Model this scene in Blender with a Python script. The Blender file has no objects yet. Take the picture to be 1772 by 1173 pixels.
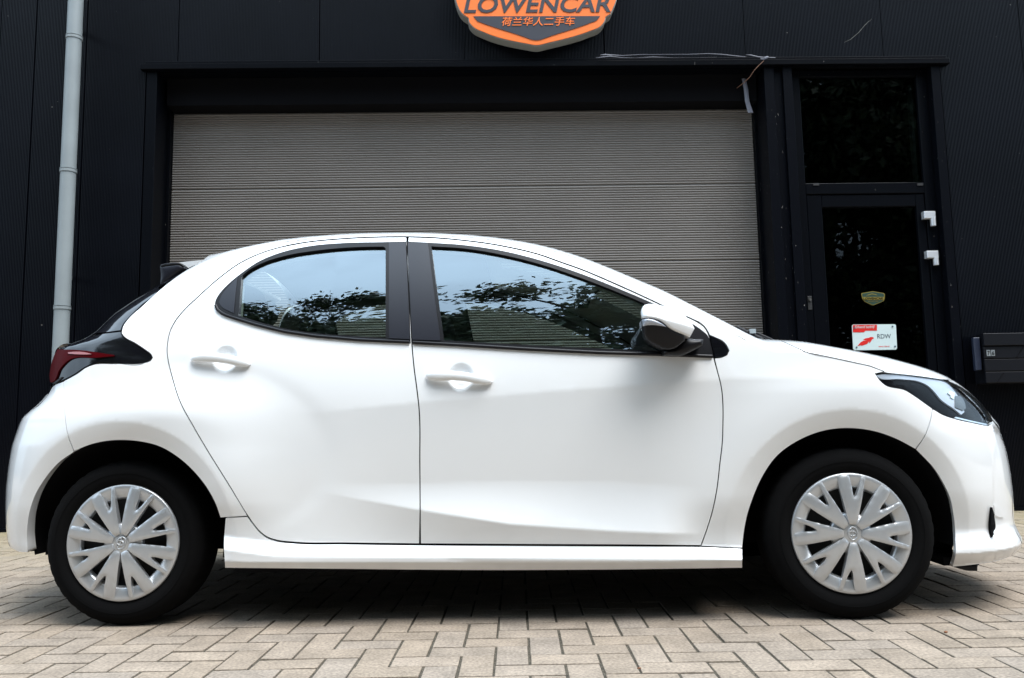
import bpy, math, random
import numpy as np
from mathutils import Vector, Matrix
from mathutils.geometry import delaunay_2d_cdt

random.seed(7)
rng = np.random.default_rng(7)
S = bpy.context.scene
COL = S.collection
R = math.radians

# ------------------------------------------------------------------ camera
HC = 0.69                                  # eye height
F_PX, PW, PH = 1400.0, 1772.0, 1173.0      # focal length and photo size in photo pixels
PITCH, ROLL, YAW = R(6.4), R(1.05), R(1.4)
fw = np.array([math.sin(YAW) * math.cos(PITCH), math.cos(YAW) * math.cos(PITCH), math.sin(PITCH)])
r0 = np.array([math.cos(YAW), -math.sin(YAW), 0.0])
u0 = np.cross(r0, fw)
rt = r0 * math.cos(ROLL) - u0 * math.sin(ROLL)
up = u0 * math.cos(ROLL) + r0 * math.sin(ROLL)
CAM = np.array([0.0, 0.0, HC])
cam_d = bpy.data.cameras.new('camera')
cam = bpy.data.objects.new('camera', cam_d)
COL.objects.link(cam)
m = Matrix.Identity(4)
for i in range(3):
    m[i][0], m[i][1], m[i][2], m[i][3] = rt[i], up[i], -fw[i], CAM[i]
cam.matrix_world = m
cam_d.sensor_width = 36
cam_d.lens = 36 * F_PX / PW
cam_d.clip_start, cam_d.clip_end = 0.05, 600
S.camera = cam

# ------------------------------------------------------------------ world, sun, exposure
SUN_EL, SUN_AZ = R(67), R(138)             # high, behind the camera's right shoulder
world = bpy.data.worlds.new('World')
S.world = world
world.use_nodes = True
wn, wl = world.node_tree.nodes, world.node_tree.links
wn.clear()
sky = wn.new('ShaderNodeTexSky')
sky.sky_type = 'NISHITA'
sky.sun_disc = False
sky.sun_elevation = SUN_EL
sky.sun_rotation = SUN_AZ
sky.dust_density = 3.0
tc = wn.new('ShaderNodeTexCoord')
cn = wn.new('ShaderNodeTexNoise')
cn.inputs['Scale'].default_value = 2.2
cn.inputs['Detail'].default_value = 5
cr = wn.new('ShaderNodeMapRange')
cr.inputs['From Min'].default_value, cr.inputs['From Max'].default_value = 0.35, 0.65
cr.inputs['To Min'].default_value, cr.inputs['To Max'].default_value = 0.55, 0.9
mixc = wn.new('ShaderNodeMix')
mixc.data_type = 'RGBA'
mixc.inputs[7].default_value = (11.8, 13.1, 14.6, 1)    # overcast cloud
bg = wn.new('ShaderNodeBackground')
bg.inputs['Strength'].default_value = 0.056
wo = wn.new('ShaderNodeOutputWorld')
sxz = wn.new('ShaderNodeSeparateXYZ')          # overcast sky: zenith three times as bright as the horizon
zr = wn.new('ShaderNodeMapRange')
zr.inputs['From Min'].default_value, zr.inputs['From Max'].default_value = 0.0, 1.0
zr.inputs['To Min'].default_value, zr.inputs['To Max'].default_value = 0.25, 1.85
cs_ = wn.new('ShaderNodeVectorMath'); cs_.operation = 'SCALE'
cs_.inputs[0].default_value = (10.3, 12.9, 15.4)
wl.new(tc.outputs['Generated'], sxz.inputs[0]); wl.new(sxz.outputs['Z'], zr.inputs['Value']); wl.new(zr.outputs['Result'], cs_.inputs['Scale'])
wl.new(cs_.outputs['Vector'], mixc.inputs[7])
wl.new(tc.outputs['Generated'], cn.inputs['Vector'])
wl.new(cn.outputs['Fac'], cr.inputs['Value'])
wl.new(cr.outputs['Result'], mixc.inputs[0])
wl.new(sky.outputs['Color'], mixc.inputs[6])
wl.new(mixc.outputs[2], bg.inputs['Color'])
wl.new(bg.outputs['Background'], wo.inputs['Surface'])

sd = bpy.data.lights.new('sun', 'SUN')
sd.energy = 1.5
sd.angle = R(36)
sd.color = (1.0, 0.97, 0.93)
so = bpy.data.objects.new('sun', sd)
COL.objects.link(so)
sdir = Vector((math.sin(SUN_AZ) * math.cos(SUN_EL), math.cos(SUN_AZ) * math.cos(SUN_EL), math.sin(SUN_EL)))
so.rotation_euler = (-sdir).to_track_quat('-Z', 'Y').to_euler()
so.location = (0, -5, 20)

S.view_settings.view_transform = 'Standard'
S.view_settings.look = 'None'
S.view_settings.exposure = 1.69
S.view_settings.gamma = 1.0
S.view_settings.use_curve_mapping = False
S.cycles.max_bounces = 8
S.cycles.transparent_max_bounces = 16
S.cycles.use_denoising = True

# ------------------------------------------------------------------ helpers
def rays(P):
    P = np.atleast_2d(np.asarray(P, float))
    return fw + ((P[:, 0] - PW / 2) / F_PX)[:, None] * rt + ((PH / 2 - P[:, 1]) / F_PX)[:, None] * up

def ground_pt(px, py):
    d = rays((px, py))[0]
    return CAM + d * (-HC / d[2])

def on_y(px, py, Y):
    d = rays((px, py))[0]
    return CAM + d * (Y / d[1])

def nodes_of(name):
    mt = bpy.data.materials.new(name)
    mt.use_nodes = True
    return mt, mt.node_tree.nodes, mt.node_tree.links, mt.node_tree.nodes['Principled BSDF']

def mat(name, col, rough=0.5, metal=0.0, coat=0.0, ior=1.5, var=0.0, vscale=6.0, bump=0.0, bscale=40.0, spec=None):
    mt, n, l, b = nodes_of(name)
    b.inputs['Base Color'].default_value = (*col, 1)
    b.inputs['Roughness'].default_value = rough
    b.inputs['Metallic'].default_value = metal
    b.inputs['Coat Weight'].default_value = coat
    b.inputs['Coat Roughness'].default_value = 0.03
    b.inputs['Coat IOR'].default_value = 1.65
    b.inputs['IOR'].default_value = ior
    if spec is not None:
        b.inputs['Specular IOR Level'].default_value = spec
    t = n.new('ShaderNodeTexCoord')
    if var:
        nz = n.new('ShaderNodeTexNoise')
        nz.inputs['Scale'].default_value = vscale
        nz.inputs['Detail'].default_value = 6
        mr = n.new('ShaderNodeMapRange')
        mr.inputs['From Min'].default_value, mr.inputs['From Max'].default_value = 0.3, 0.7
        mr.inputs['To Min'].default_value, mr.inputs['To Max'].default_value = 1 - var, 1 + var
        mx = n.new('ShaderNodeVectorMath')
        mx.operation = 'SCALE'
        mx.inputs[0].default_value = col
        l.new(t.outputs['Object'], nz.inputs['Vector'])
        l.new(nz.outputs['Fac'], mr.inputs['Value'])
        l.new(mr.outputs['Result'], mx.inputs['Scale'])
        l.new(mx.outputs['Vector'], b.inputs['Base Color'])
    if bump:
        n2 = n.new('ShaderNodeTexNoise')
        n2.inputs['Scale'].default_value = bscale
        n2.inputs['Detail'].default_value = 4
        bp = n.new('ShaderNodeBump')
        bp.inputs['Strength'].default_value = bump
        bp.inputs['Distance'].default_value = 0.002
        l.new(t.outputs['Object'], n2.inputs['Vector'])
        l.new(n2.outputs['Fac'], bp.inputs['Height'])
        l.new(bp.outputs['Normal'], b.inputs['Normal'])
    return mt

def mat_cladding():
    """black ribbed steel sheet: fine vertical ribs as relief, dust and pale flecks"""
    mt, n, l, b = nodes_of('black_cladding')
    t = n.new('ShaderNodeTexCoord')
    sx = n.new('ShaderNodeSeparateXYZ')
    l.new(t.outputs['Object'], sx.inputs[0])
    mm = n.new('ShaderNodeMath'); mm.operation = 'MULTIPLY'; mm.inputs[1].default_value = 2 * math.pi / 0.0118
    sn = n.new('ShaderNodeMath'); sn.operation = 'SINE'
    l.new(sx.outputs['X'], mm.inputs[0]); l.new(mm.outputs[0], sn.inputs[0])
    bp = n.new('ShaderNodeBump'); bp.inputs['Strength'].default_value = 0.8; bp.inputs['Distance'].default_value = 0.0014
    l.new(sn.outputs[0], bp.inputs['Height']); l.new(bp.outputs['Normal'], b.inputs['Normal'])
    nz = n.new('ShaderNodeTexNoise'); nz.inputs['Scale'].default_value = 1.7; nz.inputs['Detail'].default_value = 8
    l.new(t.outputs['Object'], nz.inputs['Vector'])
    rp = n.new('ShaderNodeValToRGB')
    rp.color_ramp.elements[0].position, rp.color_ramp.elements[0].color = 0.3, (0.0012, 0.0015, 0.0028, 1)
    rp.color_ramp.elements[1].position, rp.color_ramp.elements[1].color = 0.75, (0.0024, 0.0029, 0.0052, 1)
    l.new(nz.outputs['Fac'], rp.inputs['Fac'])
    vo = n.new('ShaderNodeTexNoise'); vo.inputs['Scale'].default_value = 26; vo.inputs['Detail'].default_value = 3
    l.new(t.outputs['Object'], vo.inputs['Vector'])
    fr = n.new('ShaderNodeMapRange'); fr.inputs['From Min'].default_value, fr.inputs['From Max'].default_value = 0.735, 0.78
    l.new(vo.outputs['Fac'], fr.inputs['Value'])
    mx = n.new('ShaderNodeMix'); mx.data_type = 'RGBA'
    mx.inputs[7].default_value = (0.16, 0.15, 0.14, 1)
    l.new(fr.outputs['Result'], mx.inputs[0]); l.new(rp.outputs['Color'], mx.inputs[6]); l.new(mx.outputs[2], b.inputs['Base Color'])
    b.inputs['Roughness'].default_value = 0.30
    b.inputs['Specular IOR Level'].default_value = 0.075
    return mt

def mat_scuffed(name, col, amount=0.7):
    """dark painted steel with pale chips"""
    mt, n, l, b = nodes_of(name)
    t = n.new('ShaderNodeTexCoord')
    mp = n.new('ShaderNodeMapping'); mp.inputs['Scale'].default_value = (1, 1, 0.45)
    l.new(t.outputs['Object'], mp.inputs['Vector'])
    nz = n.new('ShaderNodeTexNoise'); nz.inputs['Scale'].default_value = 75; nz.inputs['Detail'].default_value = 6
    l.new(mp.outputs['Vector'], nz.inputs['Vector'])
    fr = n.new('ShaderNodeMapRange'); fr.inputs['From Min'].default_value, fr.inputs['From Max'].default_value = amount, amount + 0.03
    l.new(nz.outputs['Fac'], fr.inputs['Value'])
    mx = n.new('ShaderNodeMix'); mx.data_type = 'RGBA'
    mx.inputs[6].default_value = (*col, 1); mx.inputs[7].default_value = (0.2, 0.19, 0.18, 1)
    l.new(fr.outputs['Result'], mx.inputs[0]); l.new(mx.outputs[2], b.inputs['Base Color'])
    b.inputs['Roughness'].default_value = 0.36
    b.inputs['Specular IOR Level'].default_value = 0.06
    return mt

def mat_paver(name, per_object):
    mt, n, l, b = nodes_of(name)
    if per_object:
        oi = n.new('ShaderNodeObjectInfo'); rnd = oi.outputs['Random']
    else:
        at = n.new('ShaderNodeAttribute'); at.attribute_name = 'tint'; rnd = at.outputs['Fac']
    rp = n.new('ShaderNodeValToRGB')
    e = rp.color_ramp.elements
    e[0].position, e[0].color = 0.0, (0.232, 0.190, 0.150, 1)
    e[1].position, e[1].color = 1.0, (0.276, 0.225, 0.176, 1)
    k = e.new(0.35); k.color = (0.250, 0.202, 0.155, 1)
    k = e.new(0.65); k.color = (0.236, 0.198, 0.162, 1)
    l.new(rnd, rp.inputs['Fac'])
    g = n.new('ShaderNodeNewGeometry')
    n1 = n.new('ShaderNodeTexNoise'); n1.inputs['Scale'].default_value = 9; n1.inputs['Detail'].default_value = 7
    n2 = n.new('ShaderNodeTexNoise'); n2.inputs['Scale'].default_value = 105; n2.inputs['Detail'].default_value = 6
    l.new(g.outputs['Position'], n1.inputs['Vector']); l.new(g.outputs['Position'], n2.inputs['Vector'])
    r1 = n.new('ShaderNodeMapRange'); r1.inputs['From Min'].default_value, r1.inputs['From Max'].default_value = 0.3, 0.7
    r1.inputs['To Min'].default_value, r1.inputs['To Max'].default_value = 0.80, 1.14
    r2 = n.new('ShaderNodeMapRange'); r2.inputs['From Min'].default_value, r2.inputs['From Max'].default_value = 0.25, 0.75
    r2.inputs['To Min'].default_value, r2.inputs['To Max'].default_value = 0.62, 1.36
    l.new(n1.outputs['Fac'], r1.inputs['Value']); l.new(n2.outputs['Fac'], r2.inputs['Value'])
    mu = n.new('ShaderNodeMath'); mu.operation = 'MULTIPLY'
    l.new(r1.outputs['Result'], mu.inputs[0]); l.new(r2.outputs['Result'], mu.inputs[1])
    vs = n.new('ShaderNodeVectorMath'); vs.operation = 'SCALE'
    l.new(rp.outputs['Color'], vs.inputs[0]); l.new(mu.outputs[0], vs.inputs['Scale'])
    sp_ = n.new('ShaderNodeSeparateXYZ'); l.new(g.outputs['Position'], sp_.inputs[0])
    my = n.new('ShaderNodeMapRange'); my.inputs['From Min'].default_value, my.inputs['From Max'].default_value = 4.2, 6.2
    my.inputs['To Max'].default_value = 0.8
    l.new(sp_.outputs['Y'], my.inputs['Value'])
    n3 = n.new('ShaderNodeTexNoise'); n3.inputs['Scale'].default_value = 3.5; n3.inputs['Detail'].default_value = 6
    l.new(g.outputs['Position'], n3.inputs['Vector'])
    mm_ = n.new('ShaderNodeMath'); mm_.operation = 'MULTIPLY'
    l.new(my.outputs['Result'], mm_.inputs[0]); l.new(n3.outputs['Fac'], mm_.inputs[1])
    mo_ = n.new('ShaderNodeMix'); mo_.data_type = 'RGBA'; mo_.inputs[7].default_value = (0.215, 0.185, 0.075, 1)
    l.new(mm_.outputs[0], mo_.inputs[0]); l.new(vs.outputs['Vector'], mo_.inputs[6])
    n4 = n.new('ShaderNodeTexNoise'); n4.inputs['Scale'].default_value = 75; n4.inputs['Detail'].default_value = 2
    l.new(g.outputs['Position'], n4.inputs['Vector'])
    r4 = n.new('ShaderNodeMapRange'); r4.inputs['From Min'].default_value, r4.inputs['From Max'].default_value = 0.70, 0.76
    r4.inputs['To Max'].default_value = 0.7
    l.new(n4.outputs['Fac'], r4.inputs['Value'])
    sk = n.new('ShaderNodeMix'); sk.data_type = 'RGBA'; sk.inputs[7].default_value = (0.06, 0.048, 0.035, 1)
    l.new(r4.outputs['Result'], sk.inputs[0]); l.new(mo_.outputs[2], sk.inputs[6])
    l.new(sk.outputs[2], b.inputs['Base Color'])
    b.inputs['Roughness'].default_value = 0.9
    b.inputs['Specular IOR Level'].default_value = 0.25
    bp = n.new('ShaderNodeBump'); bp.inputs['Strength'].default_value = 0.5; bp.inputs['Distance'].default_value = 0.0015
    l.new(n2.outputs['Fac'], bp.inputs['Height']); l.new(bp.outputs['Normal'], b.inputs['Normal'])
    return mt

def mat_sheet_ground():
    """sand joints near the car, brick-coloured paving beyond"""
    mt, n, l, b = nodes_of('joint_sand')
    g = n.new('ShaderNodeNewGeometry')
    n1 = n.new('ShaderNodeTexNoise'); n1.inputs['Scale'].default_value = 180; n1.inputs['Detail'].default_value = 4
    l.new(g.outputs['Position'], n1.inputs['Vector'])
    rp = n.new('ShaderNodeValToRGB')
    rp.color_ramp.elements[0].position, rp.color_ramp.elements[0].color = 0.35, (0.014, 0.012, 0.009, 1)
    rp.color_ramp.elements[1].position, rp.color_ramp.elements[1].color = 0.7, (0.115, 0.098, 0.070, 1)
    l.new(n1.outputs['Fac'], rp.inputs['Fac']); l.new(rp.outputs['Color'], b.inputs['Base Color'])
    b.inputs['Roughness'].default_value = 1.0
    bp = n.new('ShaderNodeBump'); bp.inputs['Strength'].default_value = 0.8; bp.inputs['Distance'].default_value = 0.003
    l.new(n1.outputs['Fac'], bp.inputs['Height']); l.new(bp.outputs['Normal'], b.inputs['Normal'])
    return mt

def mat_far_paving():
    mt, n, l, b = nodes_of('far_paving')
    g = n.new('ShaderNodeNewGeometry')
    bt = n.new('ShaderNodeTexBrick')
    bt.inputs['Scale'].default_value = 4.8; bt.inputs['Mortar Size'].default_value = 0.012
    bt.inputs['Color1'].default_value = (0.20, 0.16, 0.13, 1); bt.inputs['Color2'].default_value = (0.22, 0.18, 0.145, 1)
    bt.inputs['Mortar'].default_value = (0.09, 0.08, 0.06, 1)
    l.new(g.outputs['Position'], bt.inputs['Vector']); l.new(bt.outputs['Color'], b.inputs['Base Color'])
    b.inputs['Roughness'].default_value = 0.95
    return mt

def mat_glass(name, tint, boost=1.5, rough=0.0, refl=(0.9, 0.96, 1.0)):
    mt, n, l, b = nodes_of(name)
    n.remove(b)
    fr = n.new('ShaderNodeFresnel'); fr.inputs['IOR'].default_value = boost
    ge = n.new('ShaderNodeNewGeometry')               # a thin pane reflects alike from both sides
    io = n.new('ShaderNodeMix'); io.data_type = 'FLOAT'
    io.inputs[2].default_value, io.inputs[3].default_value = boost, 1 / boost
    l.new(ge.outputs['Backfacing'], io.inputs[0]); l.new(io.outputs[0], fr.inputs['IOR'])
    tr = n.new('ShaderNodeBsdfTransparent'); tr.inputs['Color'].default_value = (*tint, 1)
    gl = n.new('ShaderNodeBsdfGlossy'); gl.inputs['Roughness'].default_value = rough
    gl.inputs['Color'].default_value = (*refl, 1)
    mx = n.new('ShaderNodeMixShader')
    l.new(fr.outputs[0], mx.inputs[0]); l.new(tr.outputs[0], mx.inputs[1]); l.new(gl.outputs[0], mx.inputs[2])
    l.new(mx.outputs[0], n['Material Output'].inputs['Surface'])
    return mt

def mat_leaf():
    mt, n, l, b = nodes_of('leaf_green')
    oi = n.new('ShaderNodeNewGeometry')
    rp = n.new('ShaderNodeValToRGB')
    rp.color_ramp.elements[0].color = (0.018, 0.034, 0.010, 1)
    rp.color_ramp.elements[1].color = (0.045, 0.075, 0.022, 1)
    l.new(oi.outputs['Random Per Island'], rp.inputs['Fac']); l.new(rp.outputs['Color'], b.inputs['Base Color'])
    b.inputs['Roughness'].default_value = 0.6
    return mt

M = {}
M['paint'] = mat('white_car_paint', (0.815, 0.83, 0.84), rough=0.34, coat=1.0)
M['blackgloss'] = mat('piano_black', (0.004, 0.004, 0.006), rough=0.08, coat=0.0, spec=1.0)
M['lampblack'] = mat('lamp_black', (0.003, 0.003, 0.004), rough=0.25, spec=.05)
M['blade'] = mat('bright_reflector', (0.40, 0.43, 0.49), rough=0.25, metal=0.3, coat=.3)
M['trim'] = mat('satin_black_trim', (0.006, 0.006, 0.008), rough=0.42, spec=.25)
M['pillar'] = mat('pillar_film', (0.010, 0.011, 0.018), rough=0.38, spec=.4)
M['rubber'] = mat('tyre_rubber', (0.0045, 0.0045, 0.0048), rough=0.9, bump=0.3, bscale=90, spec=0.06)
M['liner'] = mat('dark_liner', (0.006, 0.006, 0.007), rough=0.95, spec=0.1)
M['silver'] = mat('silver_wheel_paint', (0.53, 0.545, 0.56), rough=0.32, metal=0.65, var=0.03, vscale=30)
M['chrome'] = mat('chrome', (0.75, 0.76, 0.78), rough=0.12, metal=1.0)
M['steel'] = mat('black_steel', (0.012, 0.012, 0.013), rough=0.6)
M['disc'] = mat('brake_iron', (0.10, 0.095, 0.09), rough=0.5, metal=0.6)
M['glass'] = mat_glass('car_window_glass', (0.62, 0.70, 0.66), boost=2.6, refl=(0.80, 0.92, 1.0))
M['lens'] = mat_glass('clear_lens', (0.96, 0.98, 0.98), boost=1.17)
M['red'] = mat('red_lens', (0.062, 0.0006, 0.0022), rough=0.4, spec=.03)
M['redglint'] = mat('glint_pale_red', (0.34, 0.10, 0.10), rough=0.15, coat=0.6)  # colour of the highlight painted on the tail lens
M['grey_int'] = mat('light_interior_trim', (0.30, 0.32, 0.30), rough=0.7)
M['roof_int'] = mat('headliner_felt', (0.05, 0.05, 0.05), rough=0.95, spec=.1)
M['dark_int'] = mat('dark_interior', (0.018, 0.018, 0.019), rough=0.8)
M['seat'] = mat('seat_fabric', (0.022, 0.022, 0.024), rough=0.95, bump=0.4, bscale=150)
M['cladding'] = mat_cladding()
M['frame'] = mat_scuffed('black_frame_paint', (0.0022, 0.0027, 0.0042), 0.735)
M['post'] = mat_scuffed('scuffed_black_post', (0.0026, 0.0031, 0.0050), 0.70)
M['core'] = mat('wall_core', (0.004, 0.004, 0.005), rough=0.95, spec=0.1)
M['shutter'] = mat('grey_shutter_paint', (0.228, 0.211, 0.196), rough=0.55, spec=.15, var=0.06, vscale=1.2)
M['pipe'] = mat('grey_pvc', (0.235, 0.265, 0.275), rough=0.5, var=0.08, vscale=4)
M['doorglass'] = mat_glass('dark_door_glass', (0.25, 0.27, 0.27), boost=1.36)
M['alu'] = mat('brushed_aluminium', (0.72, 0.73, 0.75), rough=0.35, metal=0.55)
M['orange'] = mat('orange_sign_face', (0.90, 0.185, 0.025), rough=0.35)
M['signdark'] = mat('sign_anthracite', (0.030, 0.031, 0.042), rough=0.4)
M['signgrey'] = mat('sign_edge_grey', (0.26, 0.26, 0.24), rough=0.6)
M['platewhite'] = mat('enamel_pale', (0.56, 0.66, 0.66), rough=0.35)
M['signred'] = mat('plate_red', (0.62, 0.018, 0.014), rough=0.4)
M['navy'] = mat('plate_navy_ink', (0.010, 0.022, 0.045), rough=0.5)
M['gold'] = mat('sticker_gold', (0.20, 0.15, 0.02), rough=0.5)
M['stickgreen'] = mat('sticker_green', (0.010, 0.042, 0.030), rough=0.5)
M['screw'] = mat('screw_steel', (0.10, 0.16, 0.2), rough=0.4, metal=0.5)
M['tape'] = mat('pale_plastic_film', (0.15, 0.155, 0.19), rough=0.5)
M['thread'] = mat('brown_thread', (0.22, 0.12, 0.08), rough=0.8)
M['mailbox'] = mat('mailbox_black', (0.006, 0.0065, 0.009), rough=0.4, spec=.2)
M['mailnavy'] = mat('mailbox_side_navy', (0.018, 0.024, 0.045), rough=0.4)
M['tile'] = mat('number_tile_grey', (0.20, 0.22, 0.23), rough=0.5)
M['paver'] = mat_paver('paver_concrete', True)
M['paverfar'] = mat_paver('paver_concrete_far', False)
M['sand'] = mat_sheet_ground()
M['farpave'] = mat_far_paving()
M['leaf'] = mat_leaf()
M['bark'] = mat('bark', (0.06, 0.045, 0.035), rough=0.95, var=0.3, vscale=3, bump=0.8, bscale=12)
M['dryleaf'] = mat('dry_leaf_brown', (0.19, 0.075, 0.03), rough=0.8)
M['blind'] = mat('pale_blind_edge', (0.55, 0.66, 0.66), rough=0.6)

def tag(o, label=None, cat=None, group=None, kind=None):
    if label: o['label'] = label
    if cat: o['category'] = cat
    if group: o['group'] = group
    if kind: o['kind'] = kind
    return o

def empty(name, loc=(0, 0, 0), rz=0.0, parent=None):
    o = bpy.data.objects.new(name, None)
    o.empty_display_size = 0.2
    COL.objects.link(o)
    o.location = loc
    o.rotation_euler = (0, 0, rz)
    o.parent = parent
    return o

def link(name, me, material=None, parent=None, loc=None):
    o = bpy.data.objects.new(name, me)
    COL.objects.link(o)
    if material is not None and not me.materials:
        me.materials.append(material)
    o.parent = parent
    if loc is not None: o.location = loc
    return o

def mesh(name, verts, faces, smooth=False, normals=None):
    me = bpy.data.meshes.new(name)
    me.from_pydata([tuple(map(float, v)) for v in verts], [], [tuple(map(int, f)) for f in faces])
    me.update()
    if smooth is True:
        me.polygons.foreach_set('use_smooth', [True] * len(me.polygons))
    elif smooth is not False:
        me.polygons.foreach_set('use_smooth', list(smooth))
    if normals is not None:
        me.normals_split_custom_set_from_vertices([tuple(map(float, n)) for n in normals])
    return me

class MB:
    """collects boxes, prisms, tubes and lathes into one mesh"""
    def __init__(s): s.v, s.f, s.sm = [], [], []
    def add(s, v, f, sm=False):
        o = len(s.v); s.v += [tuple(p) for p in v]; s.f += [tuple(i + o for i in q) for q in f]; s.sm += [sm] * len(f); return s
    def box(s, x0, x1, y0, y1, z0, z1, c=0.0):
        if x0 > x1: x0, x1 = x1, x0
        if y0 > y1: y0, y1 = y1, y0
        if z0 > z1: z0, z1 = z1, z0
        if not c:
            v = [(x, y, z) for x in (x0, x1) for y in (y0, y1) for z in (z0, z1)]
            return s.add(v, [(0, 1, 3, 2), (4, 6, 7, 5), (0, 4, 5, 1), (2, 3, 7, 6), (0, 2, 6, 4), (1, 5, 7, 3)])
        # chamfer on the front (-y) edges
        v = [(x0 + c, y0, z0 + c), (x1 - c, y0, z0 + c), (x1 - c, y0, z1 - c), (x0 + c, y0, z1 - c),
             (x0, y0 + c, z0), (x1, y0 + c, z0), (x1, y0 + c, z1), (x0, y0 + c, z1),
             (x0, y1, z0), (x1, y1, z0), (x1, y1, z1), (x0, y1, z1)]
        f = [(0, 1, 2, 3), (8, 11, 10, 9)]
        for i in range(4):
            j = (i + 1) % 4
            f += [(i, i + 4, j + 4, j), (i + 4, i + 8, j + 8, j + 4)]
        f = [tuple(q) for q in f]
        return s.add(v, f)
    def tube(s, pts, rad, seg=10, sm=True, caps=True):
        pts = [Vector(p) for p in pts]
        n = len(pts); rad = [rad] * n if not hasattr(rad, '__len__') else rad
        v, f = [], []
        prev = None
        for i, p in enumerate(pts):
            t = (pts[min(i + 1, n - 1)] - pts[max(i - 1, 0)]).normalized()
            a = prev if prev is not None and abs(prev.dot(t)) < 0.95 else (Vector((0, 0, 1)) if abs(t.z) < 0.9 else Vector((1, 0, 0)))
            a = (a - t * a.dot(t)).normalized(); b = t.cross(a); prev = a
            for k in range(seg):
                an = 2 * math.pi * k / seg
                v.append(p + (a * math.cos(an) + b * math.sin(an)) * rad[i])
        for i in range(n - 1):
            for k in range(seg):
                k2 = (k + 1) % seg
                f.append((i * seg + k, i * seg + k2, (i + 1) * seg + k2, (i + 1) * seg + k))
        s.add(v, f, sm)
        if caps:
            s.add(v[:seg], [tuple(range(seg))[::-1]]); s.add(v[-seg:], [tuple(range(seg))])
        return s
    def lathe_y(s, prof, seg=64, sm=True, mod=None):
        """prof: list of (radius, y); axis = y through the origin"""
        v, f = [], []
        for j, (r, y) in enumerate(prof):
            for k in range(seg):
                an = 2 * math.pi * k / seg
                rr = r + (mod(j, k) if mod else 0)
                v.append((rr * math.cos(an), y, rr * math.sin(an)))
        for j in range(len(prof) - 1):
            for k in range(seg):
                k2 = (k + 1) % seg
                f.append((j * seg + k, (j + 1) * seg + k, (j + 1) * seg + k2, j * seg + k2))
        return s.add(v, f, sm)
    def build(s, name, material, parent=None, loc=None):
        return link(name, mesh(name, s.v, s.f, s.sm), material, parent, loc)

# --- 2D outlines
def smooth_outline(P, step, corner=38, closed=True):
    P = np.asarray(P, float); n = len(P)
    d = np.roll(P, -1, 0) - P
    L = np.linalg.norm(d, axis=1); L[L < 1e-9] = 1e-9
    u = d / L[:, None]
    up_ = np.roll(u, 1, 0)
    ang = np.degrees(np.arccos(np.clip((u * up_).sum(1), -1, 1)))
    Lp = np.roll(L, 1)
    out = []
    w = (up_ * L[:, None] + u * Lp[:, None]) / (L + Lp)[:, None]
    for i in range(n):
        j = (i + 1) % n
        t0 = u[i] if ang[i] > corner else w[i]
        t1 = u[i] if ang[j] > corner else w[j]
        k = max(1, int(math.ceil(L[i] / step)))
        for q in range(k):
            t = q / k
            h00, h10, h01, h11 = 2*t**3-3*t**2+1, t**3-2*t**2+t, -2*t**3+3*t**2, t**3-t**2
            out.append(h00 * P[i] + h10 * L[i] * t0 + h01 * P[j] + h11 * L[i] * t1)
    return np.array(out)

def area2(P): return 0.5 * np.sum(P[:, 0] * np.roll(P[:, 1], -1) - np.roll(P[:, 0], -1) * P[:, 1])

def inset(P, a):
    if area2(P) < 0: P = P[::-1]
    e = np.roll(P, -1, 0) - P
    e /= np.maximum(np.linalg.norm(e, axis=1), 1e-9)[:, None]
    nn = np.stack([-e[:, 1], e[:, 0]], 1)
    q = nn + np.roll(nn, 1, 0)
    ln = np.maximum(np.linalg.norm(q, axis=1), 0.5)
    q = q / ln[:, None]
    c = np.maximum((q * nn).sum(1), 0.5)
    return P + q * (a / c)[:, None]

def inside(Q, P):
    x, y = Q[:, 0], Q[:, 1]; r = np.zeros(len(Q), bool)
    x1, y1 = P[:, 0], P[:, 1]; x2, y2 = np.roll(x1, -1), np.roll(y1, -1)
    for a, b, c, d in zip(x1, y1, x2, y2):
        if b == d: continue
        k = ((b > y) != (d > y))
        r ^= k & (x < (c - a) * (y - b) / (d - b) + a)
    return r

def edge_dist(Q, P):
    best = np.full(len(Q), 1e9)
    for a, b in zip(P, np.roll(P, -1, 0)):
        ab = b - a; t = np.clip(((Q - a) @ ab) / max(ab @ ab, 1e-12), 0, 1)
        best = np.minimum(best, np.linalg.norm(Q - (a + t[:, None] * ab), axis=1))
    return best

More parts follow.
